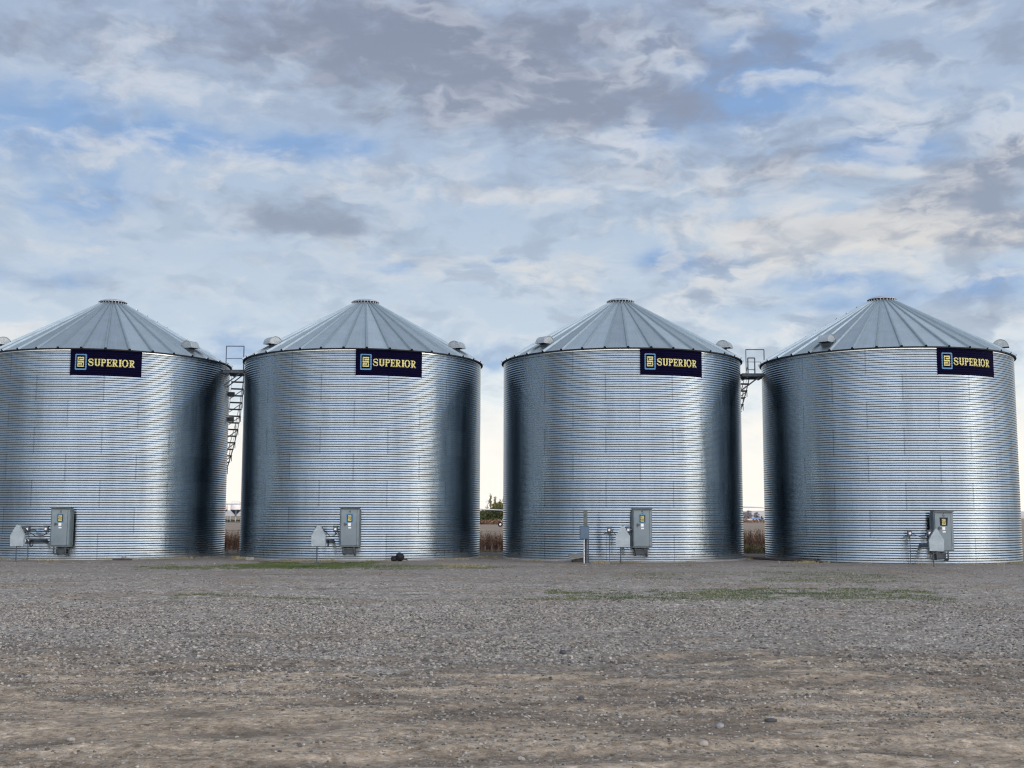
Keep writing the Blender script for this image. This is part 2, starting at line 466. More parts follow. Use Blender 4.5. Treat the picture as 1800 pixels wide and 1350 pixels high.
def make_silo():
    root = empty('grain_silo')
    # wall
    zs = np.append(np.arange(0, 88 * 10 - 9) * CORR / 10, EAVE)
    na = 180
    an = np.arange(na) * 2 * PI / na
    A, Z = np.meshgrid(an, zs)
    RR = wall_r(Z)
    V = np.stack([RR * np.sin(A), -RR * np.cos(A), Z], -1).reshape(-1, 3)
    idx = np.arange(len(zs) * na).reshape(len(zs), na)
    nxt = np.roll(idx, -1, 1)
    F = np.stack([idx[:-1], nxt[:-1], nxt[1:], idx[1:]], -1).reshape(-1, 4)
    obj_from('wall', V, F, M['wall'], root, smooth=True)
    # foundation slab, a little wider than the bin
    m = MB(); m.lathe([(0, .025), (5.64, .025), (5.67, .005), (5.67, -.25)], 96)
    m.build('foundation', M['concrete'], root)
    # roof: 36 panels with raised ribs between
    m = MB()
    r0, z0, r1, z1 = 5.585, EAVE - .005, .60, 11.80
    sl = (z1 - z0) / (r0 - r1)
    n = 180; rs = np.linspace(r0, r1, 16)
    V = []; F = []
    for i, r in enumerate(rs):
        for k in range(n):
            a = 2 * PI * k / n
            V.append((r * math.sin(a), -r * math.cos(a), z0 + (r0 - r) * sl))
    for i in range(15):
        for k in range(n):
            k2 = (k + 1) % n
            F.append((i * n + k, i * n + k2, (i + 1) * n + k2, (i + 1) * n + k))
    m.add(V, F, 0, False)
    # folded-down drip edge and soffit
    m.lathe([(r0, z0 + .003), (r0 + .004, z0 - .05), (r0 - .012, z0 - .05), (RAD + .012, z0 - .055)], 180, 1, False)
    nrm = Vector((sl, 1)).normalized()          # outward normal in (r, z)
    for j in range(36):
        a = R_(5 + 10 * j)
        u = Vector((math.cos(a), math.sin(a), 0)); d = Vector((math.sin(a), -math.cos(a), 0))
        def P(r, w, h):
            return d * (r + h * nrm.x) + u * w + Vector((0, 0, z0 + (r0 - r) * sl + h * nrm.y))
        V = []
        for r, w, h in ((r0 + .03, .072, .08), (3.0, .060, .065), (.66, .042, .04)):
            V += [P(r, -w, -.004), P(r, -w * .5, h), P(r, w * .5, h), P(r, w, -.004)]
        F = []
        for i in range(2):
            for k in range(3): F.append((i * 4 + k, i * 4 + k + 1, (i + 1) * 4 + k + 1, (i + 1) * 4 + k))
        m.add(V, F, 2, False)
        m.add(V[:4], [(3, 2, 1, 0)], 1)  # black end face paints the shade inside the open, hollow rib
        m.add(V[8:], [(0, 1, 2, 3)], 0)
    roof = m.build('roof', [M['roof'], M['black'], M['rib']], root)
    # centre cap: collar with gaps, then a shallow lid
    m = MB()
    m.lathe([(.60, 11.78), (.605, 11.815), (.56, 11.82), (.55, 11.89)], 48, 0)
    m.build('roof_collar', M['iron'], roof)
    m = MB()
    m.lathe([(.62, 11.885), (.655, 11.888), (.655, 11.90), (.58, 11.95), (.43, 12.005), (.22, 12.045), (0, 12.055)], 60, 0)
    m.lathe([(.62, 11.885), (0, 11.88)], 60, 0)
    for j in range(26):
        a = 2 * PI * j / 26
        p = Vector((.61 * math.sin(a), -.61 * math.cos(a), 0))
        m.bar(p + Vector((0, 0, 11.80)), p * 1.02 + Vector((0, 0, 11.89)), .022, .012)
    m.build('roof_cap', M['galv_dull'], roof)
    # roof vents: half drum hoods facing down the slope
    for va in (-50, 60, 180):
        m = MB(); a = R_(va)
        rc, T, q = 4.98, .50, .335
        zc = z0 + (r0 - rc) * sl + .10
        u = Vector((math.cos(a), math.sin(a), 0)); d = Vector((math.sin(a), -math.cos(a), 0)); up = Vector((0, 0, 1))
        ns = 14
        ring = [(q * math.cos(PI * i / ns), q * math.sin(PI * i / ns)) for i in range(ns + 1)]
        V = []
        for s in (-T / 2, T / 2):
            for cx, cz in ring: V.append(d * (rc + cx) + u * s + up * (zc + cz))
        k = ns + 1
        m.add(V, [(i, i + k, i + 1 + k, i + 1) for i in range(ns)], 0, True)
        m.add(V[:k], [tuple(range(k))], 0); m.add(V[k:], [tuple(range(k))[::-1]], 0)
        m.add([V[0], V[ns], V[ns + k], V[k]], [(0, 1, 2, 3)], 1)  # black sheet paints the shade in the hood's open underside
        # rolled seam on each side plate
        for s in (-T / 2 - .006, T / 2 + .006):
            m.tube([d * (rc + cx * .985) + u * s + up * (zc + cz * .985) for cx, cz in ring], .014, 6, 0)
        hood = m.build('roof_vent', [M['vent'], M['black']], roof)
        m = MB()
        pts = []
        for r in (rc - .30, rc + .06):
            for s in (-T * .46, T * .46):
                pts.append(d * r + u * s + up * (z0 + (r0 - r) * sl - .02))
        top = []
        for r in (rc - .30, rc + .06):
            for s in (-T * .46, T * .46):
                top.append(d * r + u * s + up * (zc + .004))
        m.add(pts + top, [(0, 1, 5, 4), (2, 6, 7, 3), (0, 4, 6, 2), (1, 3, 7, 5)], 0)
        nk = m.build('roof_vent_neck', M['iron_blue'], roof)
    return root

GS = 'galvanized grain silos standing in a row'
proto = make_silo()
LAB_SILO = ['corrugated galvanized silo carrying cabinet 3, with the long outside stair behind it',
            'corrugated galvanized silo carrying cabinet 4, with a small black lump at its base',
            'corrugated galvanized silo carrying cabinet 5, behind the weathered post and blue grey box',
            'corrugated galvanized silo carrying cabinet 6, with a hooded vent on its roof face']
def copy_tree(o, parent=None):
    c = o.copy(); COL.objects.link(c); c.parent = parent
    for ch in list(o.children): copy_tree(ch, c)
    return c
silo = []
for i, (cx, cy, zb, ph) in enumerate(SILOS):
    s = proto if i == 0 else copy_tree(proto)
    s.location = (cx, cy, zb); s.rotation_euler.z = R_(ph)
    tag(s, LAB_SILO[i], 'silo', GS)
    silo.append(s)

def roof_steps(i, ang):
    """climbing cleats up one roof rib"""
    roof = [c for c in silo[i].children if c.name.startswith('roof')][0]
    a = R_(ang); sl = (11.80 - 8.935) / (5.585 - .6)
    d = Vector((math.sin(a), -math.cos(a), 0)); u = Vector((math.cos(a), math.sin(a), 0))
    for k in range(10):
        r = 5.35 - k * .47
        c = d * r + Vector((0, 0, 8.935 + (5.585 - r) * sl + .075))
        m = MB(); m.box(c, (.42, .05, .045), 0, 0, Matrix.Rotation(a, 3, 'Z'))
        for s in (-.19, .19):
            m.box(c + u * s - Vector((0, 0, .05)), (.03, .04, .09), 0, 0, Matrix.Rotation(a, 3, 'Z'))
        m.build('roof_step', M['galv_dull'], roof)
roof_steps(0, 98); roof_steps(3, -102)

# ------------------------------------------------------------------ lettering (implicit shapes rastered on a fine grid)
def stroke(X, Y, pl, t):
    d = np.full(X.shape, 1e9)
    for (x0, y0), (x1, y1) in zip(pl[:-1], pl[1:]):
        dx, dy = x1 - x0, y1 - y0
        q = np.clip(((X - x0) * dx + (Y - y0) * dy) / (dx * dx + dy * dy), 0, 1)
        d = np.minimum(d, np.hypot(X - x0 - q * dx, Y - y0 - q * dy))
    return d < t
def rect(X, Y, x0, x1, y0, y1): return (X >= x0) & (X <= x1) & (Y >= y0) & (Y <= y1)
def ell(X, Y, cx, cy, rx, ry): return ((X - cx) / rx) ** 2 + ((Y - cy) / ry) ** 2 <= 1
def serif_bar(X, Y, cx, w, top):
    return rect(X, Y, cx - w, cx + w, .90, 1.0) if top else rect(X, Y, cx - w, cx + w, 0, .10)
def glyph(ch, X, Y):
    """X in units of the letter height from the letter's left edge; returns mask"""
    if ch == 'S':
        pl = [(.64, .70), (.60, .86), (.46, .94), (.28, .93), (.13, .82), (.13, .68), (.24, .57)]
        pl2 = [(.20, .60), (.56, .43)]
        pl3 = [(.55, .43), (.64, .31), (.62, .16), (.50, .06), (.32, .05), (.15, .14), (.09, .30)]
        return stroke(X, Y, pl, .062) | stroke(X, Y, pl2, .115) | stroke(X, Y, pl3, .062)
    if ch == 'U':
        a = rect(X, Y, .08, .29, .30, 1.) | rect(X, Y, .50, .71, .30, 1.)
        bot = ell(X, Y, .395, .32, .315, .32) & ~ell(X, Y, .395, .36, .105, .24) & (Y <= .34)
        return a | bot | serif_bar(X, Y, .18, .17, True) | serif_bar(X, Y, .61, .15, True)
    if ch in 'PR':
        a = rect(X, Y, .09, .30, 0, 1.)
        bowl = ell(X, Y, .36, .71, .30, .29) & ~ell(X, Y, .36, .71, .12, .175) & (X > .28)
        a = a | bowl | serif_bar(X, Y, .19, .19, False) | rect(X, Y, .0, .30, .9, 1.)
        if ch == 'R': a = a | stroke(X, Y, [(.36, .44), (.60, .08)], .085) | rect(X, Y, .50, .76, 0, .09)
        return a
    if ch == 'E':
        return rect(X, Y, .07, .28, 0, 1.) | rect(X, Y, 0, .62, .88, 1.) | rect(X, Y, 0, .64, 0, .12) | rect(X, Y, .2, .48, .44, .57) | rect(X, Y, .53, .62, .72, 1.) | rect(X, Y, .55, .64, 0, .28) | rect(X, Y, .42, .49, .36, .66)
    if ch == 'I':
        return rect(X, Y, .09, .30, 0, 1.) | serif_bar(X, Y, .195, .19, True) | serif_bar(X, Y, .195, .19, False)
    if ch == 'O':
        return ell(X, Y, .40, .5, .40, .52) & ~ell(X, Y, .40, .5, .205, .40)
def bars(X, Y, rows, w, h):
    """coarse block pattern: rows top to bottom"""
    nr = len(rows); nc = len(rows[0])
    ci = np.clip((X / w * nc).astype(int), 0, nc - 1); ri = np.clip(((h - Y) / h * nr).astype(int), 0, nr - 1)
    tab = np.array([[c == '#' for c in r] for r in rows])
    return tab[ri, ci] & (X >= 0) & (X < w) & (Y >= 0) & (Y < h)
BLOCK_S = ['#######', '#######', '#.....#', '#.#####', '#.#####', '#......', '#######', '#######', '......#', '#####.#', '#####.#', '#.....#', '#######', '#######']
DIGIT = {'3': ['####.', '....#', '....#', '.###.', '....#', '....#', '####.'], '4': ['...#.', '..##.', '.#.#.', '#..#.', '#####', '...#.', '...#.'],
         '5': ['#####', '#....', '####.', '....#', '....#', '#...#', '.###.'], '6': ['..##.', '.#...', '#....', '####.', '#...#', '#...#', '.###.']}

SIGN_W = R_(30.4) * RAD; SIGN_H = 1.115; SIGN_TOP = EAVE - .055
nxs, dzs = 230, CORR / 8
def sign_masks():
    X = (np.arange(nxs) + .5) / nxs * SIGN_W
    nz = int(SIGN_H / dzs)
    Zd = (np.arange(nz) + .5) * dzs                 # distance below the top edge
    XX, ZZ = np.meshgrid(X, Zd)
    YY = SIGN_H - ZZ
    h = .325; yb = SIGN_H - .70
    let = np.zeros(XX.shape, bool)
    for ch, x0 in zip('SUPERIOR', (.715, .975, 1.235, 1.470, 1.690, 1.965, 2.095, 2.385)):
        let |= glyph(ch, (XX - x0) / h * 1.0, (YY - yb) / h) & rect(XX, YY, x0 - .02, x0 + .30, yb - .02, yb + h + .02)
    def rr(x0, x1, y0, y1, r):
        qx = np.maximum(np.maximum(x0 + r - XX, XX - x1 + r), 0); qy = np.maximum(np.maximum(y0 + r - YY, YY - y1 + r), 0)
        return (np.hypot(qx, qy) <= r) & rect(XX, YY, x0, x1, y0, y1)
    top = SIGN_H - .185; bot = SIGN_H - .875
    brd = rr(.185, .665, bot, top, .06) & ~rr(.245, .605, bot + .06, top - .06, .03)
    emb = bars(XX - .290, YY - (bot + .135), BLOCK_S, .27, .42)
    return let, brd, emb, nz
LET, BRD, EMB, NZ = sign_masks()
def sheet_mesh(mask, off):
    """faces of the sign grid selected by mask, following the corrugation, lifted by off"""
    ii, jj = np.nonzero(mask)
    vid = {}; V = []; F = []
    def vert(i, j):
        k = (i, j)
        if k not in vid:
            z = SIGN_TOP - i * dzs
            r = float(RAD + AMP * math.cos(2 * PI * z / CORR)) + off
            if z > EAVE - .10: r = RAD + AMP + off
            a = R_(.0) + (j / nxs) * SIGN_W / RAD
            vid[k] = len(V); V.append((r * math.sin(a), -r * math.cos(a), z))
        return vid[k]
    for i, j in zip(ii.tolist(), jj.tolist()):
        F.append((vert(i + 1, j), vert(i + 1, j + 1), vert(i, j + 1), vert(i, j)))
    return V, F
def make_sign():
    root = empty('name_sign')
    # the panel itself is a thin curved sheet with edges
    pv, pf = sheet_mesh(np.ones((NZ, nxs), bool), .006)
    obj_from('panel', pv, pf, M['navy'], root, True)
    for nm, msk, m_, off in (('lettering', LET, M['yellow'], .0085), ('emblem_border', BRD, M['sky_blue'], .0085), ('emblem', EMB, M['yellow'], .0085)):
        v, f = sheet_mesh(msk, off)
        obj_from(nm, v, f, m_, root, True)
    # edge strips so the panel has thickness
    for j in (0, nxs):
        m = MB()
        a = (j / nxs) * SIGN_W / RAD
        for i in range(0, NZ, 8):
            z = SIGN_TOP - i * dzs
            m.box(((RAD + .004) * math.sin(a), -(RAD + .004) * math.cos(a), z - dzs * 4), (.008, .02, dzs * 8), 0, 0, Matrix.Rotation(a, 3, 'Z'))
        m.build('edge_strip', M['navy'], root)
    return root
LAB_SIGN = ['navy SUPERIOR sign under the eave of the silo carrying cabinet 3', 'navy SUPERIOR sign on the silo with the black lump at its base',
            'navy SUPERIOR sign on the silo behind the weathered post', 'navy SUPERIOR sign under the eave of the silo carrying cabinet 6']
sp = make_sign()
for i, (cx, cy, zb, ph) in enumerate(SILOS):
    s = sp if i == 0 else copy_tree(sp)
    s.location = (cx, cy, zb); s.rotation_euler.z = R_(ph + (.3 if i != 3 else .1))
    tag(s, LAB_SIGN[i], 'sign', 'company name signs on the silos')

# ------------------------------------------------------------------ control cabinets
def raster(name, mask, w, h, x0, z0, y, mt, parent, thick=.004):
    nr, nc = mask.shape; m = MB()
    for i in range(nr):
        j = 0
        while j < nc:                       # merge runs of a row into one bar
            if mask[i, j]:
                k = j
                while k < nc and mask[i, k]: k += 1
                xa, xb = x0 + j * w / nc, x0 + k * w / nc
                za, zb = z0 + h - (i + 1) * h / nr, z0 + h - i * h / nr
                m.box(((xa + xb) / 2, y - thick / 2, (za + zb) / 2), (xb - xa, thick, zb - za))
                j = k
            else: j += 1
    return m.build(name, mt, parent)
def tab(rows): return np.array([[c == '#' for c in r] for r in rows])

def make_cabinet(digit, loc, rz, torn=False):
    """local x right, -y outward, z up from the silo base; origin below the box centre at ground"""
    root = empty('control_cabinet', loc, rz)
    zc = 1.375
    m = MB(); m.box((0, .02, zc), (.80, .32, 1.60), 0, .012)
    m.box((0, -.02, zc + .805), (.84, .40, .03), 0, .006)          # rain lip
    m.box((-.415, .17, zc), (.05, .02, 1.5), 0); m.box((.415, .17, zc), (.05, .02, 1.5), 0)
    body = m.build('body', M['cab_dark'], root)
    m = MB(); m.box((-.035, -.155, zc - .01), (.64, .035, 1.46), 0, .010)
    door = m.build('door', M['cab'], root)
    m = MB(); m.box((.335, -.15, zc - .01), (.075, .025, 1.46), 0, .006)
    m.box((.335, -.165, zc + .5), (.03, .02, .10), 0, .004); m.box((.335, -.165, zc - .5), (.03, .02, .10), 0, .004)
    m.build('hinge_strip', M['cab'], root)
    m = MB(); m.tube([(-.20, -.172, zc + .135), (-.20, -.20, zc + .135)], .045, 12); m.box((-.20, -.205, zc + .135), (.03, .02, .15), 0, .004)
    m.box((-.13, -.18, zc + .14), (.05, .03, .07), 0, .004)
    m.build('handle', M['iron'], root)
    # number, emblem plate, stickers on the door
    raster('number', tab(DIGIT[digit]), .075, .125, -.04, zc + .595, -.1735, M['black'], door)
    m = MB()
    if torn: m.prism([(-.17, zc + .56), (-.15, zc + .23), (.14, zc + .23), (.17, zc + .56)], -.178, -.1735)
    else: m.box((-.005, -.1755, zc + .385), (.29, .005, .37), 0)
    pl = m.build('emblem_plate', M['black'] if torn else M['sky_blue'], door)
    m = MB(); m.box((-.005, -.1795, zc + .385), (.22, .004, .29), 0)
    m.build('emblem_ground', M['black'], door)
    raster('emblem', tab(BLOCK_S), .145, .235, -.078, zc + .268, -.1825, M['yellow'], door)
    m = MB(); m.box((-.01, -.1745, zc + .125), (.115, .003, .12)); m.box((-.01, -.1745, zc + .185), (.13, .003, .012))
    m.build('sticker', M['white'], door)
    m = MB(); m.box((.0, -.1745, zc - .01), (.12, .003, .055)); m.build('sticker', M['white'], door)
    # conduits down out of the bottom, bending back into the wall
    for x, l in ((-.27, .30), (.20, .34)):
        m = MB()
        m.tube([(x, 0, zc - .80), (x, 0, zc - .80 - l * .75), (x + .01, .03, zc - .80 - l * .92), (x + .02, .10, zc - .80 - l), (x + .02, .34, zc - .80 - l)], .032, 8)
        m.build('conduit', M['iron'], root)
    m = MB(); m.tube([(-.38, .10, zc - .06), (-.50, .11, zc - .06), (-.56, .11, zc - .07)], .02, 8); m.build('conduit', M['galv_dull'], root)
    m = MB(); m.box((-.03, .17, zc - .98), (.42, .03, .20), 0); m.build('conduit_tray', M['iron_blue'], root)
    return root
def at_silo(i, a, b, dz=0):
    """point a metres right and b metres in front of the axis of silo i"""
    cx, cy, zb, ph = SILOS[i]
    return (cx + a, cy - b, zb + dz)
LAB_CAB = ['tall grey control cabinet numbered 3 with yellow S emblem', 'tall grey control cabinet numbered 4 with yellow S emblem',
           'tall grey control cabinet numbered 5 with yellow S emblem', 'tall grey control cabinet numbered 6 with dark tapering emblem plate']
for i in range(4):
    c = make_cabinet('3456'[i], at_silo(i, .27, 5.84), R_(2.6), i == 3)
    tag(c, LAB_CAB[i], 'control cabinet', 'control cabinets on the silo walls')

# ------------------------------------------------------------------ unloading auger heads
def make_auger():
    root = empty('unload_auger')
    pz = [(-.27, .655), (.27, .655), (.28, 1.08), (.055, 1.46), (.02, 1.50), (-.03, 1.50), (-.06, 1.46), (-.28, 1.08)]
    m = MB(); m.prism(pz, -.07, .07)
    b = m.build('belt_guard', M['guard'], root)
    m = MB(); m.tube([(0, .075, .86), (0, 2.36, .80)], .085, 14)
    m.tube([(0, .075, .86), (0, .13, .86)], .12, 14)
    m.build('auger_tube', M['iron_blue'], root)
    for y in (.40, .66):
        m = MB(); m.tube([(0, y, .852), (0, y + .10, .849)], .0885, 14); m.build('band', M['white'], root)
    m = MB(); m.tube([(0, .09, 1.25), (0, .16, 1.25), (0, .17, 1.25), (0, .46, 1.25), (0, .48, 1.25), (0, .53, 1.25)], [.08, .08, .125, .125, .08, .06], 16)
    for k in range(10):
        a = 2 * PI * k / 10
        m.bar((.125 * math.sin(a), .18, 1.25 + .125 * math.cos(a)), (.125 * math.sin(a), .45, 1.25 + .125 * math.cos(a)), .012, .012)
    m.box((.0, .30, 1.40), (.10, .13, .07), 0, .01)
    mo = m.build('motor', M['iron'], root)
    m = MB(); m.box((0, .30, 1.095), (.26, .36, .03), 0); m.bar((-.10, .30, 1.08), (-.05, .28, .93), .03, .03); m.bar((.10, .30, 1.08), (.05, .28, .93), .03, .03)
    m.build('motor_mount', M['iron_blue'], root)
    m = MB(); m.tube([(0, .20, .62), (0, .20, .80)], .10, 12); m.build('discharge_spout', M['iron'], root)
    m = MB(); m.tube([(-.09, .10, .655), (-.09, .10, 0.0)], .022, 8); m.box((-.09, .10, .012), (.16, .16, .024), 0)
    m.build('leg', M['iron_blue'], root)
    # slack power cable from motor to the wall
    m = MB(); m.tube([(.05, .38, 1.38), (.12, .60, 1.22), (.20, 1.05, 1.02), (.26, 1.6, 1.05), (.28, 2.05, 1.2)], .014, 6)
    m.build('cable', M['black'], root)
    m = MB(); pts = []
    for k in range(55):
        a = k * .36; pts.append((.20 + .02 * math.sin(a * .3), .62 + .004 * k + .13 * math.sin(a), .74 + .13 * math.cos(a)))
    m.tube(pts, .013, 6); m.build('cable_coil', M['black'], root)
    m = MB(); m.tube([(.20, .62, .87), (.10, .45, .98), (.02, .30, 1.14)], .012, 6); m.tube([(-.10, .14, .95), (-.26, .55, 1.12), (-.40, 1.3, 1.22), (-.42, 1.86, 1.27)], .013, 6)
    m.build('cable', M['iron_blue'], root)
    return root
LAB_AUG = ['unloading auger with house shaped belt guard, beside cabinet 3', 'unloading auger with house shaped belt guard, beside cabinet 4',
           'unloading auger with house shaped belt guard between two small boxes, beside cabinet 5', 'unloading auger with house shaped belt guard overlapping cabinet 6']
ap = make_auger()
for i in range(4):
    s = ap if i == 0 else copy_tree(ap)
    s.location = at_silo(i, -.70, 7.8); s.rotation_euler.z = R_(-5.1)
    tag(s, LAB_AUG[i], 'auger', 'unloading augers sticking out of the silos')

# small gate boxes with a pale lens, two beside each auger
def make_gate_box(long_leg):
    root = empty('gate_box')
    m = MB(); m.box((0, 0, 0), (.17, .15, .21), 0, .02); m.box((0, .02, .12), (.21, .16, .03), 0, .008)
    m.build('housing', M['iron'], root)
    m = MB(); m.box((.005, -.078, .0), (.085, .012, .095), 0, .004); m.build('lens', M['white'], root)
    m = MB(); m.tube([(0, .07, -.05), (0, .52, -.05)], .022, 8); m.tube([(0, 0, -.1), (0, 0, -.24)], .028, 8)
    m.build('pipe_stub', M['iron_blue'], root)
    if long_leg:
        m = MB(); m.tube([(.01, .02, -.10), (.01, .02, -1.30)], .014, 8); m.build('conduit', M['iron_blue'], root)
        m = MB(); m.box((-.13, .05, -.17), (.20, .06, .10), 0, .006); m.box((-.20, .05, -.12), (.05, .05, .1), 0, .006); m.build('bracket', M['cab_dark'], root)
    return root
g1 = make_gate_box(True); g2 = make_gate_box(False)
NEAR = ['cabinet 3', 'cabinet 4', 'cabinet 5', 'cabinet 6']
for i in range(4):
    a = g1 if i == 0 else copy_tree(g1)
    a.location = at_silo(i, -1.08, 5.92, 1.30); a.rotation_euler.z = R_(-10)
    tag(a, 'small dark gate box with pale lens and thin leg, farther from ' + NEAR[i], 'gate box', 'gate boxes on the silo walls')
    b = g2 if i == 0 else copy_tree(g2)
    b.location = at_silo(i, -.31, 5.95, 1.31); b.rotation_euler.z = R_(-3)
    tag(b, 'small dark gate box with pale lens and no leg, right beside ' + NEAR[i], 'gate box', 'gate boxes on the silo walls')

# ------------------------------------------------------------------ post with electrical box
root = empty('utility_post', (2.99, 47.89, float(gh(2.99, 47.89))))
m = MB(); m.box((.015, .03, 1.05), (.15, .15, 2.16), 0, .012); m.build('post', M['post_wood'], root)
m = MB(); m.box((-.045, -.13, 1.22), (.37, .17, .53), 0, .015); m.box((-.045, -.222, 1.22), (.31, .012, .46), 0, .004); m.box((-.045, -.13, 1.495), (.40, .20, .02), 0, .004)
m.build('electrical_box', M['box_blue'], root)
m = MB(); m.tube([(-.055, -.09, .96), (-.055, -.09, -.05)], .026, 10); m.build('conduit', M['galv'], root)
m = MB(); m.tube([(.125, -.05, .96), (.125, -.05, -.05)], .018, 8); m.tube([(.03, -.09, .96), (.03, -.09, -.05)], .03, 8); m.build('cable', M['iron_blue'], root)
tag(root, 'weathered post with blue grey electrical box standing in the yard', 'post')

# lid on blocks beside the post
root = empty('scrap_cover', (2.70, 49.0, float(gh(2.70, 49.0))), R_(6))
m = MB(); rot = Matrix.Rotation(R_(-9), 3, 'Y') @ Matrix.Rotation(R_(18), 3, 'X')
m.box((0, 0, .25), (.62, .5, .035), 0, .008, rot); m.box((0, -.22, .18), (.62, .03, .07), 0, .004, rot); m.build('lid', M['plank'], root)
m = MB(); m.box((.06, .05, .10), (.50, .34, .22), 0, .03); m.build('base', M['rust'], root)
tag(root, 'weathered grey cover lying tilted over dark scrap beside the post', 'scrap cover')

# black lump at the base of the second silo
def lump(name, loc, dims, mt, seed, parent=None, sub=3):
    b = bmesh.new(); bmesh.ops.create_icosphere(b, subdivisions=sub, radius=.5)
    rs = np.random.default_rng(seed); off = rs.uniform(0, 50, 3)
    for v in b.verts:
        p = v.co * 3.2
        k = 1 + .55 * (float(fbm(np.array([p.x + off[0] + p.z * .7]), np.array([p.y + off[1] - p.z]), 3, seed)[0]) - .5)
        v.co *= k
    bmesh.ops.scale(b, vec=dims, verts=b.verts)
    m = MB(); m.bm(b, 0, sub > 2)
    o = m.build(name, mt, parent); o.location = loc
    return o
lp = empty('scrap_motor', (-4.68, 49.15, float(gh(-4.68, 49.15))))
lump('body', (.05, 0, .17), (.38, .34, .36), M['black'], 4, lp)
lump('end_bell', (-.19, -.03, .11), (.25, .26, .22), M['black'], 5, lp)
m = MB(); m.tube([(.18, .05, .10), (.33, .06, .08), (.36, .0, .05)], .03, 8); m.build('shaft', M['iron'], lp)
tag(lp, 'black lump of scrap machinery on the ground at a silo base', 'scrap motor')

# plank and knob at the base of the first silo
pk = empty('scrap_plank', (-16.02, 48.92, float(gh(-16.02, 48.92))), R_(-2))
m = MB(); m.box((-.05, 0, .05), (.80, .10, .05), 0, .006); m.build('board', M['rust'], pk)
lump('stone_end', (0.0, .02, .14), (.20, .18, .15), M['concrete'], 8, pk)
tag(pk, 'dark plank with a pale knob lying at the base of the silo carrying cabinet 3', 'plank')
b2 = empty('concrete_block', (-10.95, 49.6, float(gh(-10.95, 49.6))), R_(5))
m = MB(); m.box((0, 0, .07), (.34, .2, .14), 0, .015); m.build('block', M['plank'], b2)
tag(b2, 'small dark block on the pad edge of the silo with the black lump', 'block')

# dark hose along the base of the fourth silo
m = MB()
pts = [(10.35, 53.9), (10.75, 52.9), (11.2, 51.9), (11.8, 50.85), (12.4, 50.05), (12.85, 49.6)]
m.tube([(x, y, .05 + float(gh(x, y))) for x, y in pts], .055, 8)
hs = m.build('hose', M['rust']); tag(hs, 'dark hose lying on the ground round the foot of the silo carrying cabinet 6', 'hose')
lump_o = lump('clod', (12.75, 49.15, .03), (.30, .24, .16), M['rust'], 15)
tag(lump_o, 'dark clod of earth at the end of the hose', 'clod')

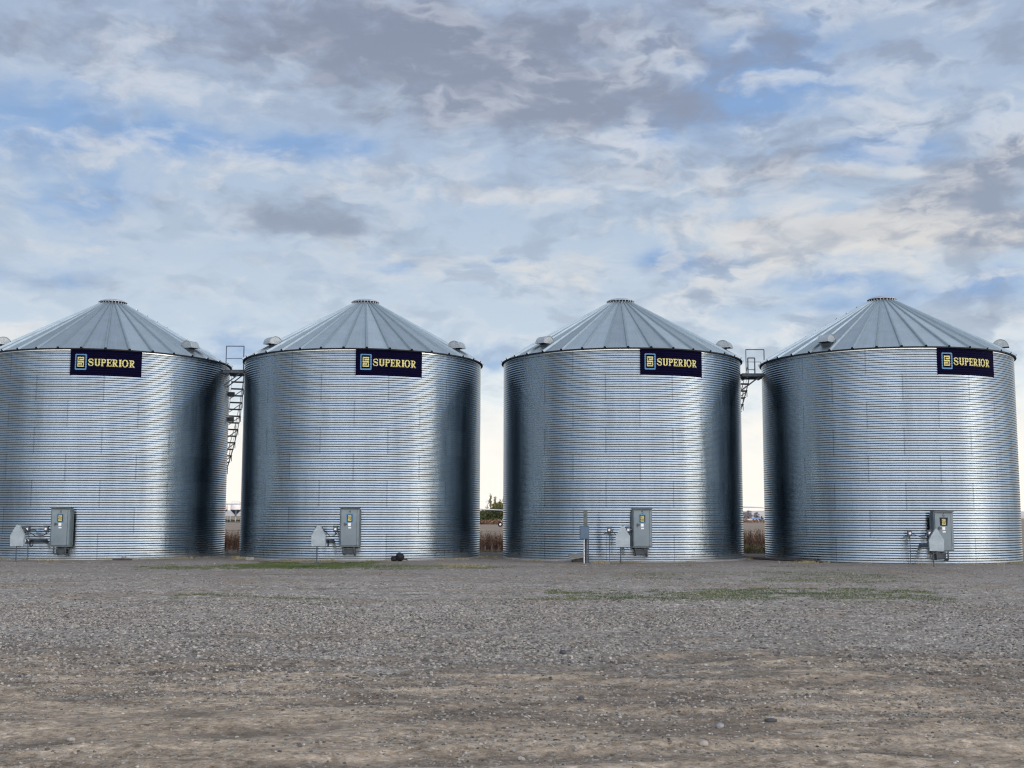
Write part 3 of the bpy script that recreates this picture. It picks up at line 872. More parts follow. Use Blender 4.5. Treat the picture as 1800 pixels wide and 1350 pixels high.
# ------------------------------------------------------------------ spiral stairs with platform
def stair(name, i, th0, th1, zf, n, r_in, r_out, plat, rail, sub_rail, label, brace_every=2):
    cx, cy, zb, ph = SILOS[i]
    root = empty(name, (cx, cy, zb))
    def P(th, r, z): return Vector((r * math.sin(R_(th)), -r * math.cos(R_(th)), z))
    # platform grating with edge beams: plat = (x0, x1, y0, y1)
    x0, x1, y0, y1 = plat
    m = MB()
    for k in range(9):
        y = y0 + (y1 - y0) * k / 8
        m.bar((x0, y, zf), (x1, y, zf), .09, .03)
    m.bar((x0, y0, zf - .07), (x1, y0, zf - .07), .05, .11); m.bar((x0, y1, zf - .07), (x1, y1, zf - .07), .05, .11)
    m.bar((x1, y0, zf - .09), (x1, y1, zf - .09), .05, .15)
    m.bar((x0 + .25, y0, zf - .13), (x0 + .25, y1, zf - .13), .05, .1)
    m.build('platform', M['iron_blue'], root)
    m = MB()
    xa, xb = rail
    for y in (y0 + .03,):
        m.bar((xa, y, zf), (xa, y, zf + 1.13), .035, .035); m.bar((xb, y, zf), (xb, y, zf + 1.13), .04, .04)
        m.bar((xa, y, zf + 1.13), (xb, y, zf + 1.13), .04, .04); m.bar((xa, y, zf + .55), (xb, y, zf + .55), .025, .025)
    m.build('railing', M['iron_blue'], root)
    if sub_rail:
        m = MB(); a, b = sub_rail; y = (y0 + y1) / 2
        m.bar((a, y, zf), (a, y, zf + .82), .05, .05); m.bar((b, y, zf), (b, y, zf + .82), .05, .05)
        m.bar((a, y, zf + .82), (b, y, zf + .82), .05, .05); m.bar((a, y, zf + .27), (b, y, zf + .27), .03, .03)
        m.bar((xa, y0 + .03, zf + .05), (a, y, zf + .50), .018, .018)
        m.build('grab_frame', M['iron_blue'], root)
    # braces under the platform back to the wall
    m = MB()
    for y in (y0 + .06, (y0 + y1) / 2):
        m.bar((x1 - .18, y, zf - .14), (x0 + .05, y, zf - .72), .045, .045)
    m.build('platform_brace', M['iron_blue'], root)
    dth = (th1 - th0) / n; rise = (zf - .12) / n
    so = []; si = []
    for k in range(n):
        th = th0 + dth * (k + .5); z = zf - rise * (k + 1)
        m = MB()
        w = R_(abs(dth)) * r_out * .95
        c = P(th, (r_in + r_out) / 2, z)
        m.box(c, (w * .8, r_out - r_in, .035), 0, 0, Matrix.Rotation(R_(th), 3, 'Z'))
        m.box(P(th + dth * .3, (r_in + r_out) / 2, z - .02), (.02, r_out - r_in, .05), 0, 0, Matrix.Rotation(R_(th), 3, 'Z'))
        m.build('tread', M['iron'], root)
    for nm, r in (('stringer', r_out), ('stringer', r_in)):
        m = MB()
        for k in range(n):
            m.bar(P(th0 + dth * k, r, zf - .05 - rise * k), P(th0 + dth * (k + 1), r, zf - .05 - rise * (k + 1)), .012, .10)
        m.build(nm, M['galv_dull'], root)
    m = MB()
    for k in range(0, n, 3):
        th = th0 + dth * (k + .5); z = zf - rise * (k + 1)
        m.bar(P(th, r_out, z), P(th, r_out, z + .95), .025, .025)
        th2 = th0 + dth * min(k + 3.5, n)
        m.bar(P(th, r_out, z + .95), P(th2, r_out, z + .95 - rise * 3), .022, .022)
        m.bar(P(th, r_out, z + .50), P(th2, r_out, z + .50 - rise * 3), .012, .012)
    m.build('handrail', M['galv_dull'], root)
    for k in range(1, n, brace_every):
        th = th0 + dth * (k + .5); z = zf - rise * (k + 1)
        m = MB(); m.bar(P(th, r_out, z - .02), P(th, RAD + .02, z - .52), .035, .035)
        m.bar(P(th, r_out, z - .02), P(th, r_out, z - .28), .03, .03)
        m.build('brace', M['iron'], root)
    tag(root, label, 'staircase', 'outside stairs winding round silos')
    return root
st1 = stair('spiral_staircase', 0, 103.5, 157, 8.62, 27, 5.58, 6.17, (5.47, 6.44, -.62, .80), (5.60, 6.42), None,
            'long steel stair winding down behind the silo carrying cabinet 3, with railed platform')
m = MB()
for z in (7.65, 6.45): m.box((5.60 * math.sin(R_(101)), -5.60 * math.cos(R_(101)), z), (.30, .16, .22), 0, .01)
m.build('junction_box', M['iron'], st1)
st2 = stair('spiral_staircase', 2, 95.5, 158, 8.42, 27, 5.58, 6.15, (5.52, 6.52, -.75, .55), (5.72, 6.56), (5.93, 6.25),
            'short visible steel stair with platform bridging the silos carrying cabinets 5 and 6', 2)

# ------------------------------------------------------------------ stones, gravel
def stone(loc, dims, mt, seed, label):
    o = lump('stone', (loc[0], loc[1], float(gh(loc[0], loc[1])) + dims[2] * .25), dims, mt, seed, None, 3)
    tag(o, label, 'stone')
def stonemat(name, c): return mat(name, speckle(c, .3, 14, .85), rough=.85)
M['st_pale'] = stonemat('pale_stone', (.27, .245, .21)); M['st_dark'] = stonemat('dark_stone', (.04, .042, .05)); M['st_grey'] = stonemat('grey_stone', (.2, .2, .2))
stone((1.62, 10.14), (.085, .075, .065), M['st_pale'], 1, 'pale round stone alone on the dirt, largest in the foreground')
stone((.72, 16.48), (.10, .08, .07), M['st_dark'], 2, 'dark stone out in the middle of the grey gravel')
stone((2.40, 11.1), (.12, .07, .04), M['st_dark'], 3, 'flat dark stone just behind the pale round stone')
stone((1.90, 10.94), (.075, .07, .06), M['st_grey'], 6, 'grey pebble between the pale round stone and the flat dark stone')
stone((-3.79, 10.38), (.08, .07, .04), M['st_pale'], 7, 'flat pale stone lying alone on the worn dirt')
stone((.72, 12.39), (.07, .05, .05), M['st_dark'], 9, 'small dark stone on the worn dirt, farther back than the pale round stone')

def points_in(y0, y1, n, half=.50, off=1.5):
    u = RNG.random(n)
    y = np.sqrt(y0 ** 2 + u * (y1 ** 2 - y0 ** 2))
    x = (RNG.random(n) * 2 - 1) * (half * y + off)
    return x, y
def gravelness(x, y):
    w = np.interp(y, [8, 12, 16, 20, 26, 34, 46], [.12, .25, .6, 1., .9, .5, .25])
    b = fbm(x * .35, y * .9, 4, 51)
    k = w * np.clip((b - .30) * 3.6, .16, 1.)
    return k
PX = []; PY = []; PS = []; PE = []
for y0, y1, n, s0, s1 in ((8, 14, 100000, .005, .018), (14, 24, 70000, .010, .028), (17, 27, 36000, .013, .030), (24, 47, 70000, .010, .026), (8, 22, 1200, .018, .034)):
    x, y = points_in(y0, y1, n)
    keep = RNG.random(n) < gravelness(x, y)
    x, y = x[keep], y[keep]
    s = s0 + (s1 - s0) * RNG.random(len(x)) ** 2.2
    PX.append(x); PY.append(y); PS.append(s)
PX = np.concatenate(PX); PY = np.concatenate(PY); PS = np.concatenate(PS)
PZ = gh(PX, PY) + PS * .15
me = bpy.data.meshes.new('loose_gravel')
me.vertices.add(len(PX))
me.vertices.foreach_set('co', np.stack([PX, PY, PZ], 1).astype(np.float32).ravel())
a = me.attributes.new('size', 'FLOAT', 'POINT'); a.data.foreach_set('value', PS.astype(np.float32))
a = me.attributes.new('turn', 'FLOAT_VECTOR', 'POINT')
a.data.foreach_set('vector', np.stack([RNG.normal(0, .25, len(PX)), RNG.normal(0, .25, len(PX)), RNG.uniform(0, 6.28, len(PX))], 1).astype(np.float32).ravel())
a = me.attributes.new('pick', 'INT', 'POINT'); a.data.foreach_set('value', RNG.integers(0, 6, len(PX)).astype(np.int32))
me.update()
def grav_fn(t, b):
    oi = t.node('ShaderNodeObjectInfo')
    co = t.node('ShaderNodeTexCoord').outputs['Object']
    c = t.ramp(oi.outputs['Random'], [(0., (.055, .05, .046)), (.22, (.145, .132, .115)), (.6, (.23, .21, .182)), (.88, (.29, .262, .222)), (.97, (.35, .32, .275)), (1., (.40, .37, .32))])
    n = t.noise(co, 2.5, 3, .6)
    t.put(b.inputs['Base Color'], t.mix(1., c, t.lin(n, .3, .7, .8, 1.15), 'MULTIPLY'))
    b.inputs['Roughness'].default_value = .85; b.inputs['Specular IOR Level'].default_value = .25
M['gravel'] = mat('gravel_stone', grav_fn)
go = bpy.data.objects.new('loose_gravel', me); COL.objects.link(go)
tag(go, 'loose grey gravel stones scattered over the yard', 'gravel', kind='stuff')
ng = bpy.data.node_groups.new('scatter_gravel', 'GeometryNodeTree')
ng.interface.new_socket('Geometry', in_out='INPUT', socket_type='NodeSocketGeometry')
ng.interface.new_socket('Geometry', in_out='OUTPUT', socket_type='NodeSocketGeometry')
N = ng.nodes; L = ng.links
gi = N.new('NodeGroupInput'); gout = N.new('NodeGroupOutput')
g2i = N.new('GeometryNodeGeometryToInstance')
for k in range(6):
    ico = N.new('GeometryNodeMeshIcoSphere'); ico.inputs['Radius'].default_value = 1.; ico.inputs['Subdivisions'].default_value = 2
    sp_ = N.new('GeometryNodeSetPosition')
    pos = N.new('GeometryNodeInputPosition')
    nz_ = N.new('ShaderNodeTexNoise'); nz_.noise_dimensions = '4D'; nz_.inputs['W'].default_value = 3.7 * k; nz_.inputs['Scale'].default_value = .8; nz_.inputs['Detail'].default_value = 2
    L.new(pos.outputs[0], nz_.inputs['Vector'])
    sub = N.new('ShaderNodeVectorMath'); sub.operation = 'SUBTRACT'; L.new(nz_.outputs['Color'], sub.inputs[0]); sub.inputs[1].default_value = (.5, .5, .5)
    scl = N.new('ShaderNodeVectorMath'); scl.operation = 'SCALE'; L.new(sub.outputs[0], scl.inputs[0]); scl.inputs['Scale'].default_value = 1.9
    L.new(ico.outputs['Mesh'], sp_.inputs['Geometry']); L.new(scl.outputs[0], sp_.inputs['Offset'])
    tr = N.new('GeometryNodeTransform'); L.new(sp_.outputs[0], tr.inputs[0])
    tr.inputs['Scale'].default_value = (1.1, .85 + .05 * k, .55 + .07 * (k % 3))
    sm = N.new('GeometryNodeSetMaterial'); sm.inputs['Material'].default_value = M['gravel']; L.new(tr.outputs[0], sm.inputs[0])
    L.new(sm.outputs[0], g2i.inputs[0])
iop = N.new('GeometryNodeInstanceOnPoints'); iop.inputs['Pick Instance'].default_value = True
L.new(gi.outputs[0], iop.inputs['Points']); L.new(g2i.outputs[0], iop.inputs['Instance'])
def named(nm, typ):
    n = N.new('GeometryNodeInputNamedAttribute'); n.data_type = typ; n.inputs['Name'].default_value = nm; return n.outputs['Attribute']
L.new(named('pick', 'INT'), iop.inputs['Instance Index'])
L.new(named('size', 'FLOAT'), iop.inputs['Scale'])
e2r = N.new('FunctionNodeEulerToRotation'); L.new(named('turn', 'FLOAT_VECTOR'), e2r.inputs[0]); L.new(e2r.outputs[0], iop.inputs['Rotation'])
L.new(iop.outputs[0], gout.inputs[0])
go.modifiers.new('scatter', 'NODES').node_group = ng

# ------------------------------------------------------------------ weeds and grass (leaf-sized blades, one mesh each)
def blades(name, xs, ys, h0, h1, w, mt, lean=.5, per=3, branch=0):
    n = len(xs) * per
    x = np.repeat(xs, per) + RNG.normal(0, .03, n); y = np.repeat(ys, per) + RNG.normal(0, .03, n)
    z = gh(x, y)
    h = h0 + (h1 - h0) * RNG.random(n) ** 1.4
    az = RNG.uniform(0, 2 * PI, n); ln = h * lean * RNG.random(n)
    fa = RNG.uniform(0, PI, n)
    wx, wy = np.cos(fa) * w / 2, np.sin(fa) * w / 2
    tx, ty, tz = x + np.cos(az) * ln, y + np.sin(az) * ln, z + h
    mx, my, mz = x + np.cos(az) * ln * .35, y + np.sin(az) * ln * .35, z + h * .55
    P0 = np.stack([x - wx, y - wy, z - .02], 1); P1 = np.stack([x + wx, y + wy, z - .02], 1)
    P2 = np.stack([mx + wx * .8, my + wy * .8, mz], 1); P3 = np.stack([mx - wx * .8, my - wy * .8, mz], 1)
    T = np.stack([tx, ty, tz], 1); T2 = T + np.stack([wx, wy, wx * 0], 1) * .2
    V = np.concatenate([np.stack([P0, P1, P2, P3, T2, T], 1).reshape(-1, 3)])
    k = np.arange(n)[:, None] * 6
    F = np.concatenate([k + np.array([[0, 1, 2, 3]]), k + np.array([[3, 2, 4, 5]])])
    if branch:
        nb = n * branch
        b = np.repeat(np.arange(n), branch); s = RNG.uniform(.3, .98, nb)[:, None]
        base = np.stack([x, y, z], 1)[b] * (1 - s) + T[b] * s
        az2 = RNG.uniform(0, 2 * PI, nb); l = (RNG.uniform(.06, .20, nb) * (1.25 - s[:, 0]))
        d = np.stack([np.cos(az2) * l, np.sin(az2) * l, l * RNG.uniform(.4, 1.3, nb)], 1)
        q = np.stack([-np.sin(az2), np.cos(az2), np.zeros(nb)], 1) * .012
        W = np.stack([base - q * .4, base + q * .4, base + d + q, base + d - q], 1).reshape(-1, 3)
        kk = np.arange(nb)[:, None] * 4 + len(V)
        F = np.concatenate([F, kk + np.array([[0, 1, 2, 3]])]); V = np.concatenate([V, W])
    return obj_from(name, V, F, mt)

def patch(x0, x1, y0, y1, n, sd, thr=.45):
    x = RNG.uniform(x0, x1, n); y = RNG.uniform(y0, y1, n)
    ex = np.clip(np.minimum(x - x0, x1 - x) / ((x1 - x0) * .25), 0, 1); ey = np.clip(np.minimum(y - y0, y1 - y) / ((y1 - y0) * .4), 0, 1)
    k = (fbm(x * .9, y * 1.4, 4, sd) * .6 + fbm(x * 3.1, y * 3.6, 3, sd + 5) * .4) * (.5 + .5 * ex * ey) > thr + .05
    return x[k], y[k]
gp = [patch(-10.8, -5.0, 41.5, 48.6, 26000, 61, .30), patch(-15.0, 1.0, 40.5, 46.2, 20000, 62, .36), patch(-.8, 12.0, 25.6, 32.0, 26000, 63, .34), patch(2.0, 14.6, 31.5, 44.0, 20000, 64, .41), patch(-9, -2, 26., 29.5, 6000, 67, .45),
      patch(2.5, 8.5, 44.0, 47.8, 2200, 65, .5), patch(-7.5, -2.6, 43.5, 47.0, 3000, 66, .46), patch(8.5, 13., 42., 49., 2500, 68, .5)]
o = blades('green_weeds', np.concatenate([p[0] for p in gp]), np.concatenate([p[1] for p in gp]), .012, .05, .010, M['grass'], 1.1, 2)
tag(o, 'low green weeds growing in patches through the gravel', 'weeds', kind='stuff')
sp_p = [patch(-3.2, -.4, 42.5, 46.5, 900, 72, .50), patch(9.8, 13.4, 47.0, 51.0, 1100, 73, .46), patch(-20, -17.6, 47.6, 48.9, 400, 74, .42), patch(-25, 22, 60.5, 62.6, 9000, 76, .40),
        patch(3, 4, 46.5, 48.3, 250, 77, .4), patch(-25, 22, 56, 60.5, 2500, 78, .55)]
for cx, cy, zb, ph in SILOS:                 # ragged tufts along the foot of each bin
    a = RNG.uniform(-1.45, 1.45, 700); r = 5.72 + RNG.random(700) ** 2 * .45
    px_, py_ = cx + r * np.sin(a), cy - r * np.cos(a)
    k = fbm(px_ * 1.1, py_ * 1.1, 3, 81) > .50
    sp_p.append((px_[k], py_[k]))
o = blades('dry_grass', np.concatenate([p[0] for p in sp_p]), np.concatenate([p[1] for p in sp_p]), .03, .13, .013, M['straw'], .8, 4)
tag(o, 'short straw coloured dry grass in tufts near the silos', 'dry grass', kind='stuff')
x = RNG.uniform(-27, 8.5, 3400); y = RNG.uniform(62.6, 70, 3400)
o = blades('reddish_weeds', x, y, 0.40, 1.15, .014, M['weed_red'], .3, 3, 7)
tag(o, 'tall reddish brown dry weeds standing behind the silos', 'weeds', kind='stuff')
x = RNG.uniform(8.5, 26, 1900); y = RNG.uniform(63.5, 72, 1900)
o = blades('brown_weeds', x, y, .5, 1.25, .018, M['weed_dark'], .45, 3, 9)
tag(o, 'dark brown dry weeds behind the gap left of the rightmost silo', 'weeds', kind='stuff')
x = RNG.uniform(8.5, 24, 1300); y = RNG.uniform(60.6, 62.6, 1300)
o = blades('tan_weeds', x, y, .15, .5, .012, M['straw'], .9, 3, 6)
tag(o, 'tan bushy dry weeds in front of the dark brown weeds', 'weeds', kind='stuff')

# ------------------------------------------------------------------ far things
def leaves(n, fn, size):
    """n small leaf-clump quads placed by fn -> (N,3) array"""
    c = fn(n); n = len(c)
    a = RNG.normal(0, 1, (n, 3)); a /= np.linalg.norm(a, axis=1)[:, None]
    b = np.cross(a, RNG.normal(0, 1, (n, 3))); b /= np.linalg.norm(b, axis=1)[:, None]
    s = (size * RNG.uniform(.5, 1.2, n))[:, None]
    V = np.stack([c - a * s, c - b * s * .6, c + a * s, c + b * s * .6], 1).reshape(-1, 3)
    F = np.arange(n * 4).reshape(-1, 4)
    return V, F
def tree(name, loc, h, w, shape, mt, label, n=700, cat='tree', size=.22):
    root = empty(name, (loc[0], loc[1], float(far_drop(loc[1]))))
    m = MB(); m.tube([(0, 0, 0), (.03, .02, h * .4), (.0, .05, h * .9)], [h * .03, h * .02, h * .006], 8)
    for k in range(7):
        a = RNG.uniform(0, 6.28); z = h * RNG.uniform(.2, .7)
        m.tube([(0, 0, z), (math.cos(a) * w * .22, math.sin(a) * w * .22, z + h * .12), (math.cos(a) * w * .36, math.sin(a) * w * .36, z + h * .24)], [h * .009, h * .006, h * .003], 6)
    m.build('trunk', M['bark'], root)
    def fn(n):
        nc = 26
        t = RNG.random(nc) ** .9
        if shape == 'tall': rad = np.sin(np.clip(.12 + t * .88, 0, 1) * PI) ** .6 * w / 2; z = h * (.14 + .86 * t)
        elif shape == 'cone': rad = (1 - t) * w / 2; z = h * (.1 + .9 * t)
        else: rad = np.sqrt(np.clip(1 - (2 * t - 1) ** 2, 0, 1)) * w / 2; z = h * (.25 + .72 * t)
        a = RNG.uniform(0, 2 * PI, nc); q = rad * RNG.uniform(.3, .9, nc)
        C = np.stack([np.cos(a) * q, np.sin(a) * q, z], 1)
        k = RNG.integers(0, nc, n)
        return C[k] + RNG.normal(0, 1, (n, 3)) * np.array([w * .10, w * .10, h * .045])
    v, f = leaves(n, fn, size)
    obj_from('crown', v, f, mt, root)
    tag(root, label, cat, 'trees far behind the silos')
tree('poplar_tree', (-6.1, 340), 8.0, 1.5, 'tall', M['poplar'], 'tallest yellowing poplar beyond the hedge, left of the others', 420)
tree('poplar_tree', (-4.8, 342), 7.7, 1.1, 'tall', M['poplar'], 'slim yellowing poplar beyond the hedge, second from left', 360)
tree('poplar_tree', (-3.4, 341), 7.3, 1.9, 'tall', M['poplar'], 'broadest yellowing poplar beyond the hedge', 600)
tree('poplar_tree', (-2.3, 343), 7.6, 1.2, 'tall', M['poplar'], 'yellowing poplar beyond the hedge, half hidden by the silo behind the post', 420)
tree('bare_tree', (-7.0, 338), 6.6, 1.5, 'tall', M['bare'], 'thin bare tree beyond the hedge, left of the poplars', 130, size=.14)
def hedge_fn(x0, x1, y0, h, d):
    def fn(n):
        x = RNG.uniform(x0, x1, n); t = RNG.random(n)
        top = h * (.72 + .5 * (fbm(x * .6, x * 0, 3, 91)))
        return np.stack([x, y0 + RNG.uniform(-d, d, n), t * top], 1)
    return fn
def clump(name, x0, x1, y0, h, d, n, mt, label, size=.3):
    z = float(far_drop(y0))
    v, f = leaves(n, hedge_fn(x0, x1, y0, h, d), size); v[:, 2] += z
    tag(obj_from(name, v, f, mt), label, 'hedge', kind='stuff')
clump('hedgerow', -18, 6, 332, 4.4, 2.5, 9000, M['hedge'], 'dark green hedge far behind, seen through the middle gap')
clump('thicket', -5.7, 2.5, 336.5, 5.6, 1.5, 2600, M['bush'], 'yellow green bushes behind the dark hedge')
clump('brush', -120, -70, 404, 1.0, 2., 3000, M['hedge'], 'low dark brush along the field edge, seen through the left gap', .3)
clump('brush', -20, 8, 318, 1.3, 2., 2500, M['weed_red'], 'pinkish brown brush at the foot of the hedge', .25)
clump('brush', 60, 190, 620, 1.6, 3., 5000, M['weed_red'], 'red brown brush line across the field, seen through the right gap', .4)

# hopper tanks on legs
def hopper(x, y, label):
    z = float(far_drop(y)); root = empty('hopper_tank', (x, y, z)); r = 1.72
    m = MB(); m.lathe([(r, 4.25), (r + .02, 4.3), (r + .02, 6.1), (r, 6.15), (.4, 6.5), (0, 6.5)], 28); m.build('tank', M['tank'], root)
    m = MB(); m.lathe([(r + .06, 4.30), (r + .06, 4.12), (r, 4.1), (.32, 2.6), (.28, 2.0), (0, 2.0)], 28); m.build('hopper_cone', M['iron_blue'], root)
    for k in range(4):
        a = PI / 4 + k * PI / 2 + .5
        m = MB(); m.bar((r * math.sin(a), r * math.cos(a), 4.2), (r * math.sin(a), r * math.cos(a), 0), .12, .12); m.build('leg', M['galv_dull'], root)
    m = MB(); m.box((0, 0, .15), (3.6, 3.6, .3), 0, .05); m.build('skid', M['iron'], root)
    m = MB()
    for k in range(12):
        a0, a1 = 2 * PI * k / 12, 2 * PI * (k + 1) / 12
        m.bar((1.5 * math.sin(a0), 1.5 * math.cos(a0), 7.0), (1.5 * math.sin(a1), 1.5 * math.cos(a1), 7.0), .05, .05)
        m.bar((1.5 * math.sin(a0), 1.5 * math.cos(a0), 6.2), (1.5 * math.sin(a0), 1.5 * math.cos(a0), 7.0), .04, .04)
    m.build('guard_rail', M['galv_dull'], root)
    tag(root, label, 'hopper tank', 'hopper tanks far behind the silos')
hopper(-93.6, 400, 'pale tank with a dark hopper cone, far off in the middle of the left gap')
hopper(-98.2, 400, 'pale hopper tank mostly hidden behind the silo carrying cabinet 3')

# irrigation line on wheels
iy = 226; zd = float(far_drop(iy))
root = empty('irrigation_line', (0, iy, zd))
tw = [-100, -.9, 61]
m = MB(); pts = []
for a, b in zip(tw[:-1], tw[1:]):
    for k in range(16):
        t = k / 16; pts.append((a + (b - a) * t, 0, 3.15 + 1.05 * 4 * t * (1 - t)))
pts.append((tw[-1], 0, 3.15)); m.tube(pts, .11, 8); m.build('pipe', M['galv'], root)
m = MB()
for a, b in zip(tw[:-1], tw[1:]):
    for k in range(1, 12):
        t = k / 12; X = a + (b - a) * t; Zt = 3.15 + 1.05 * 4 * t * (1 - t)
        m.tube([(X, 0, Zt), (X, 0, Zt - .5)], .02, 5)
m.build('drop_pipes', M['galv_dull'], root)
for X in tw:
    for s in (-1, 1):
        m = MB(); m.bar((X, 0, 3.1), (X + s * 1.25, 0, .55), .07, .07); m.build('leg', M['galv_dull'], root)
        m = MB(); m.tube([(X + s * 1.25, -.12, .48), (X + s * 1.25, .12, .48)], .48, 20); w = m.build('wheel', M['black'], root)
        m = MB(); m.tube([(X + s * 1.25, -.135, .48), (X + s * 1.25, -.121, .48)], .2, 14); m.build('hub', M['white'], w)
    m = MB(); m.bar((X - 1.25, 0, .62), (X + 1.25, 0, .62), .1, .1); m.build('base_beam', M['galv_dull'], root)
tag(root, 'long wheeled irrigation pipe crossing the field behind the silos', 'irrigation line')

# farmstead beyond the right gap
def shed(name, x, y, w, d, h, wall, roofm, label, cat):
    z = float(far_drop(y)); root = empty(name, (x, y, z))
    m = MB(); m.box((0, 0, h / 2), (w, d, h), 0); m.prism([(-w / 2, h), (w / 2, h), (w / 2, h + .02), (-w / 2, h + .02)], -d / 2, d / 2)
    m.build('wall', M[wall], root)
    m = MB(); e = .3; p = h * .32
    v = [(-w / 2 - e, -d / 2 - e, h - .05), (w / 2 + e, -d / 2 - e, h - .05), (w / 2 + e, 0, h + p), (-w / 2 - e, 0, h + p), (-w / 2 - e, d / 2 + e, h - .05), (w / 2 + e, d / 2 + e, h - .05)]
    v += [(a, b, c + .12) for a, b, c in v]
    m.add(v, [(0, 3, 2, 1), (3, 4, 5, 2), (6, 7, 8, 9), (9, 8, 11, 10), (0, 1, 7, 6), (4, 10, 11, 5), (0, 6, 9, 3), (3, 9, 10, 4), (1, 2, 8, 7), (2, 5, 11, 8)], 0)
    m.build('roof', M[roofm], root)
    m = MB(); m.box((w * .2, -d / 2 - .03, h * .38), (w * .16, .06, h * .72), 0); m.build('door', M['white_wall'] if wall == 'dark_wall' else M['dark_wall'], root)
    m = MB(); m.box((-w * .2, -d / 2 - .03, h * .55), (w * .14, .06, h * .3), 0); m.build('window', M['white_wall'] if wall == 'dark_wall' else M['dark_wall'], root)
    tag(root, label, cat)
shed('farm_shed', 248.6, 1200, 8.4, 6, 2.6, 'dark_wall', 'blue_roof', 'dark shed with a light blue roof far behind the right gap', 'shed')
shed('white_shed', 242.9, 1195, 1.9, 2.4, 1.7, 'white_wall', 'white_wall', 'small white structure left of the blue roofed shed', 'shed')
shed('white_shed', 240.2, 1195, 1.9, 2.4, 1.6, 'white_wall', 'white_wall', 'leftmost of two small white structures beyond the right gap', 'shed')
shed('farm_house', 256.5, 1190, 3.4, 5, 2.2, 'white_wall', 'white_wall', 'low white building right of the blue roofed shed', 'building')
for k, (px, h, w, lb) in enumerate([(241.5, 10., 7.5, 'grey bare tree behind the small white structures'), (248., 10.5, 8., 'grey bare tree behind the blue roofed shed'), (236, 8.8, 7., 'grey bare tree left of the small white structures'), (258.5, 8.6, 6, 'grey bare tree right of the blue roofed shed')]):
    tree('bare_tree', (px, 1225 + 6 * k), h, w, 'round', M['bare'], lb, 1100, size=.55)
tree('conifer_tree', (252.2, 1212), 5.6, 2.6, 'cone', M['conifer'], 'dark conifer just behind the blue roofed shed', 500, size=.35)
tree('conifer_tree', (257.6, 1214), 4.9, 2.6, 'cone', M['conifer'], 'dark conifer beside the low white building', 500, size=.35)

# ------------------------------------------------------------------ sky
SUN_AZ, SUN_EL = 115.0, 7.0          # degrees clockwise from straight ahead (+Y); behind the right shoulder
CLEAR = [(-22.9, 17.9, 3.9, 1.67, 0.8), (-21.2, 14.3, 3.3, 1.67, 0.6), (-16.8, 17.7, 3.1, 0.83, 0.8), (-12.2, 17.4, 2.5, 0.69, 0.6), (-8.8, 17.7, 2.8, 0.83, 0.6), (11.0, 19.9, 4.7, 1.67, 1.0), (12.7, 21.8, 3.3, 1.39, 0.7), (18.2, 17.1, 3.3, 0.69, 0.9), (6.8, 18.2, 1.0, 0.56, 0.8), (7.9, 12.4, 2.8, 0.69, 0.8), (14.9, 11.3, 2.5, 0.42, 0.7), (-0.9, 12.6, 1.1, 0.28, 0.5), (16.4, 10.1, 5.6, 0.69, 0.6), (-23.0, 10.8, 3.3, 0.56, 0.5), (-5.7, 12.0, 3.3, 0.83, 0.4), (-0.6, 7.9, 1.7, 1.11, 0.6), (22.5, 10.5, 2.2, 1.67, 0.4), (-13.5, 7.9, 1.7, 1.67, 0.6)]
SHADE = [(-1.5, 21.7, 9.2, 3.06, 1.0), (1.4, 19.6, 4.4, 1.67, 0.7), (-9.8, 22.9, 6.9, 1.67, 0.6), (-22.1, 21.2, 5.6, 1.39, 0.5), (11.4, 22.9, 4.2, 1.67, 0.3), (-10.7, 14.5, 3.3, 1.11, 0.75), (-9.0, 13.8, 3.3, 0.56, 0.5), (-19.2, 14.5, 2.8, 0.83, 0.35), (8.5, 19.5, 2.5, 1.11, 0.6), (5.9, 16.6, 3.1, 0.56, 0.7), (13.7, 17.1, 2.5, 0.83, 0.6), (12.1, 16.1, 2.8, 0.69, 0.6), (20.2, 14.1, 2.7, 0.85, 1.7), (22.6, 12.8, 2.8, 0.8, 1.6), (21.7, 15.7, 3.3, 1.11, 0.8), (24.0, 16.6, 1.7, 1.11, 0.6), (13.1, 14.1, 1.7, 0.39, 0.8), (16.0, 13.5, 1.2, 0.42, 0.8), (11.2, 12.4, 5.6, 0.83, 0.4), (23.2, 9.2, 2.2, 0.83, 0.7), (19.3, 18.4, 3.3, 1.11, 0.3), (-21.5, 10.4, 4.2, 0.56, 0.3), (-4.3, 12.8, 2.8, 0.56, 0.35), (7.0, 10.9, 4.2, 0.56, 0.4)]
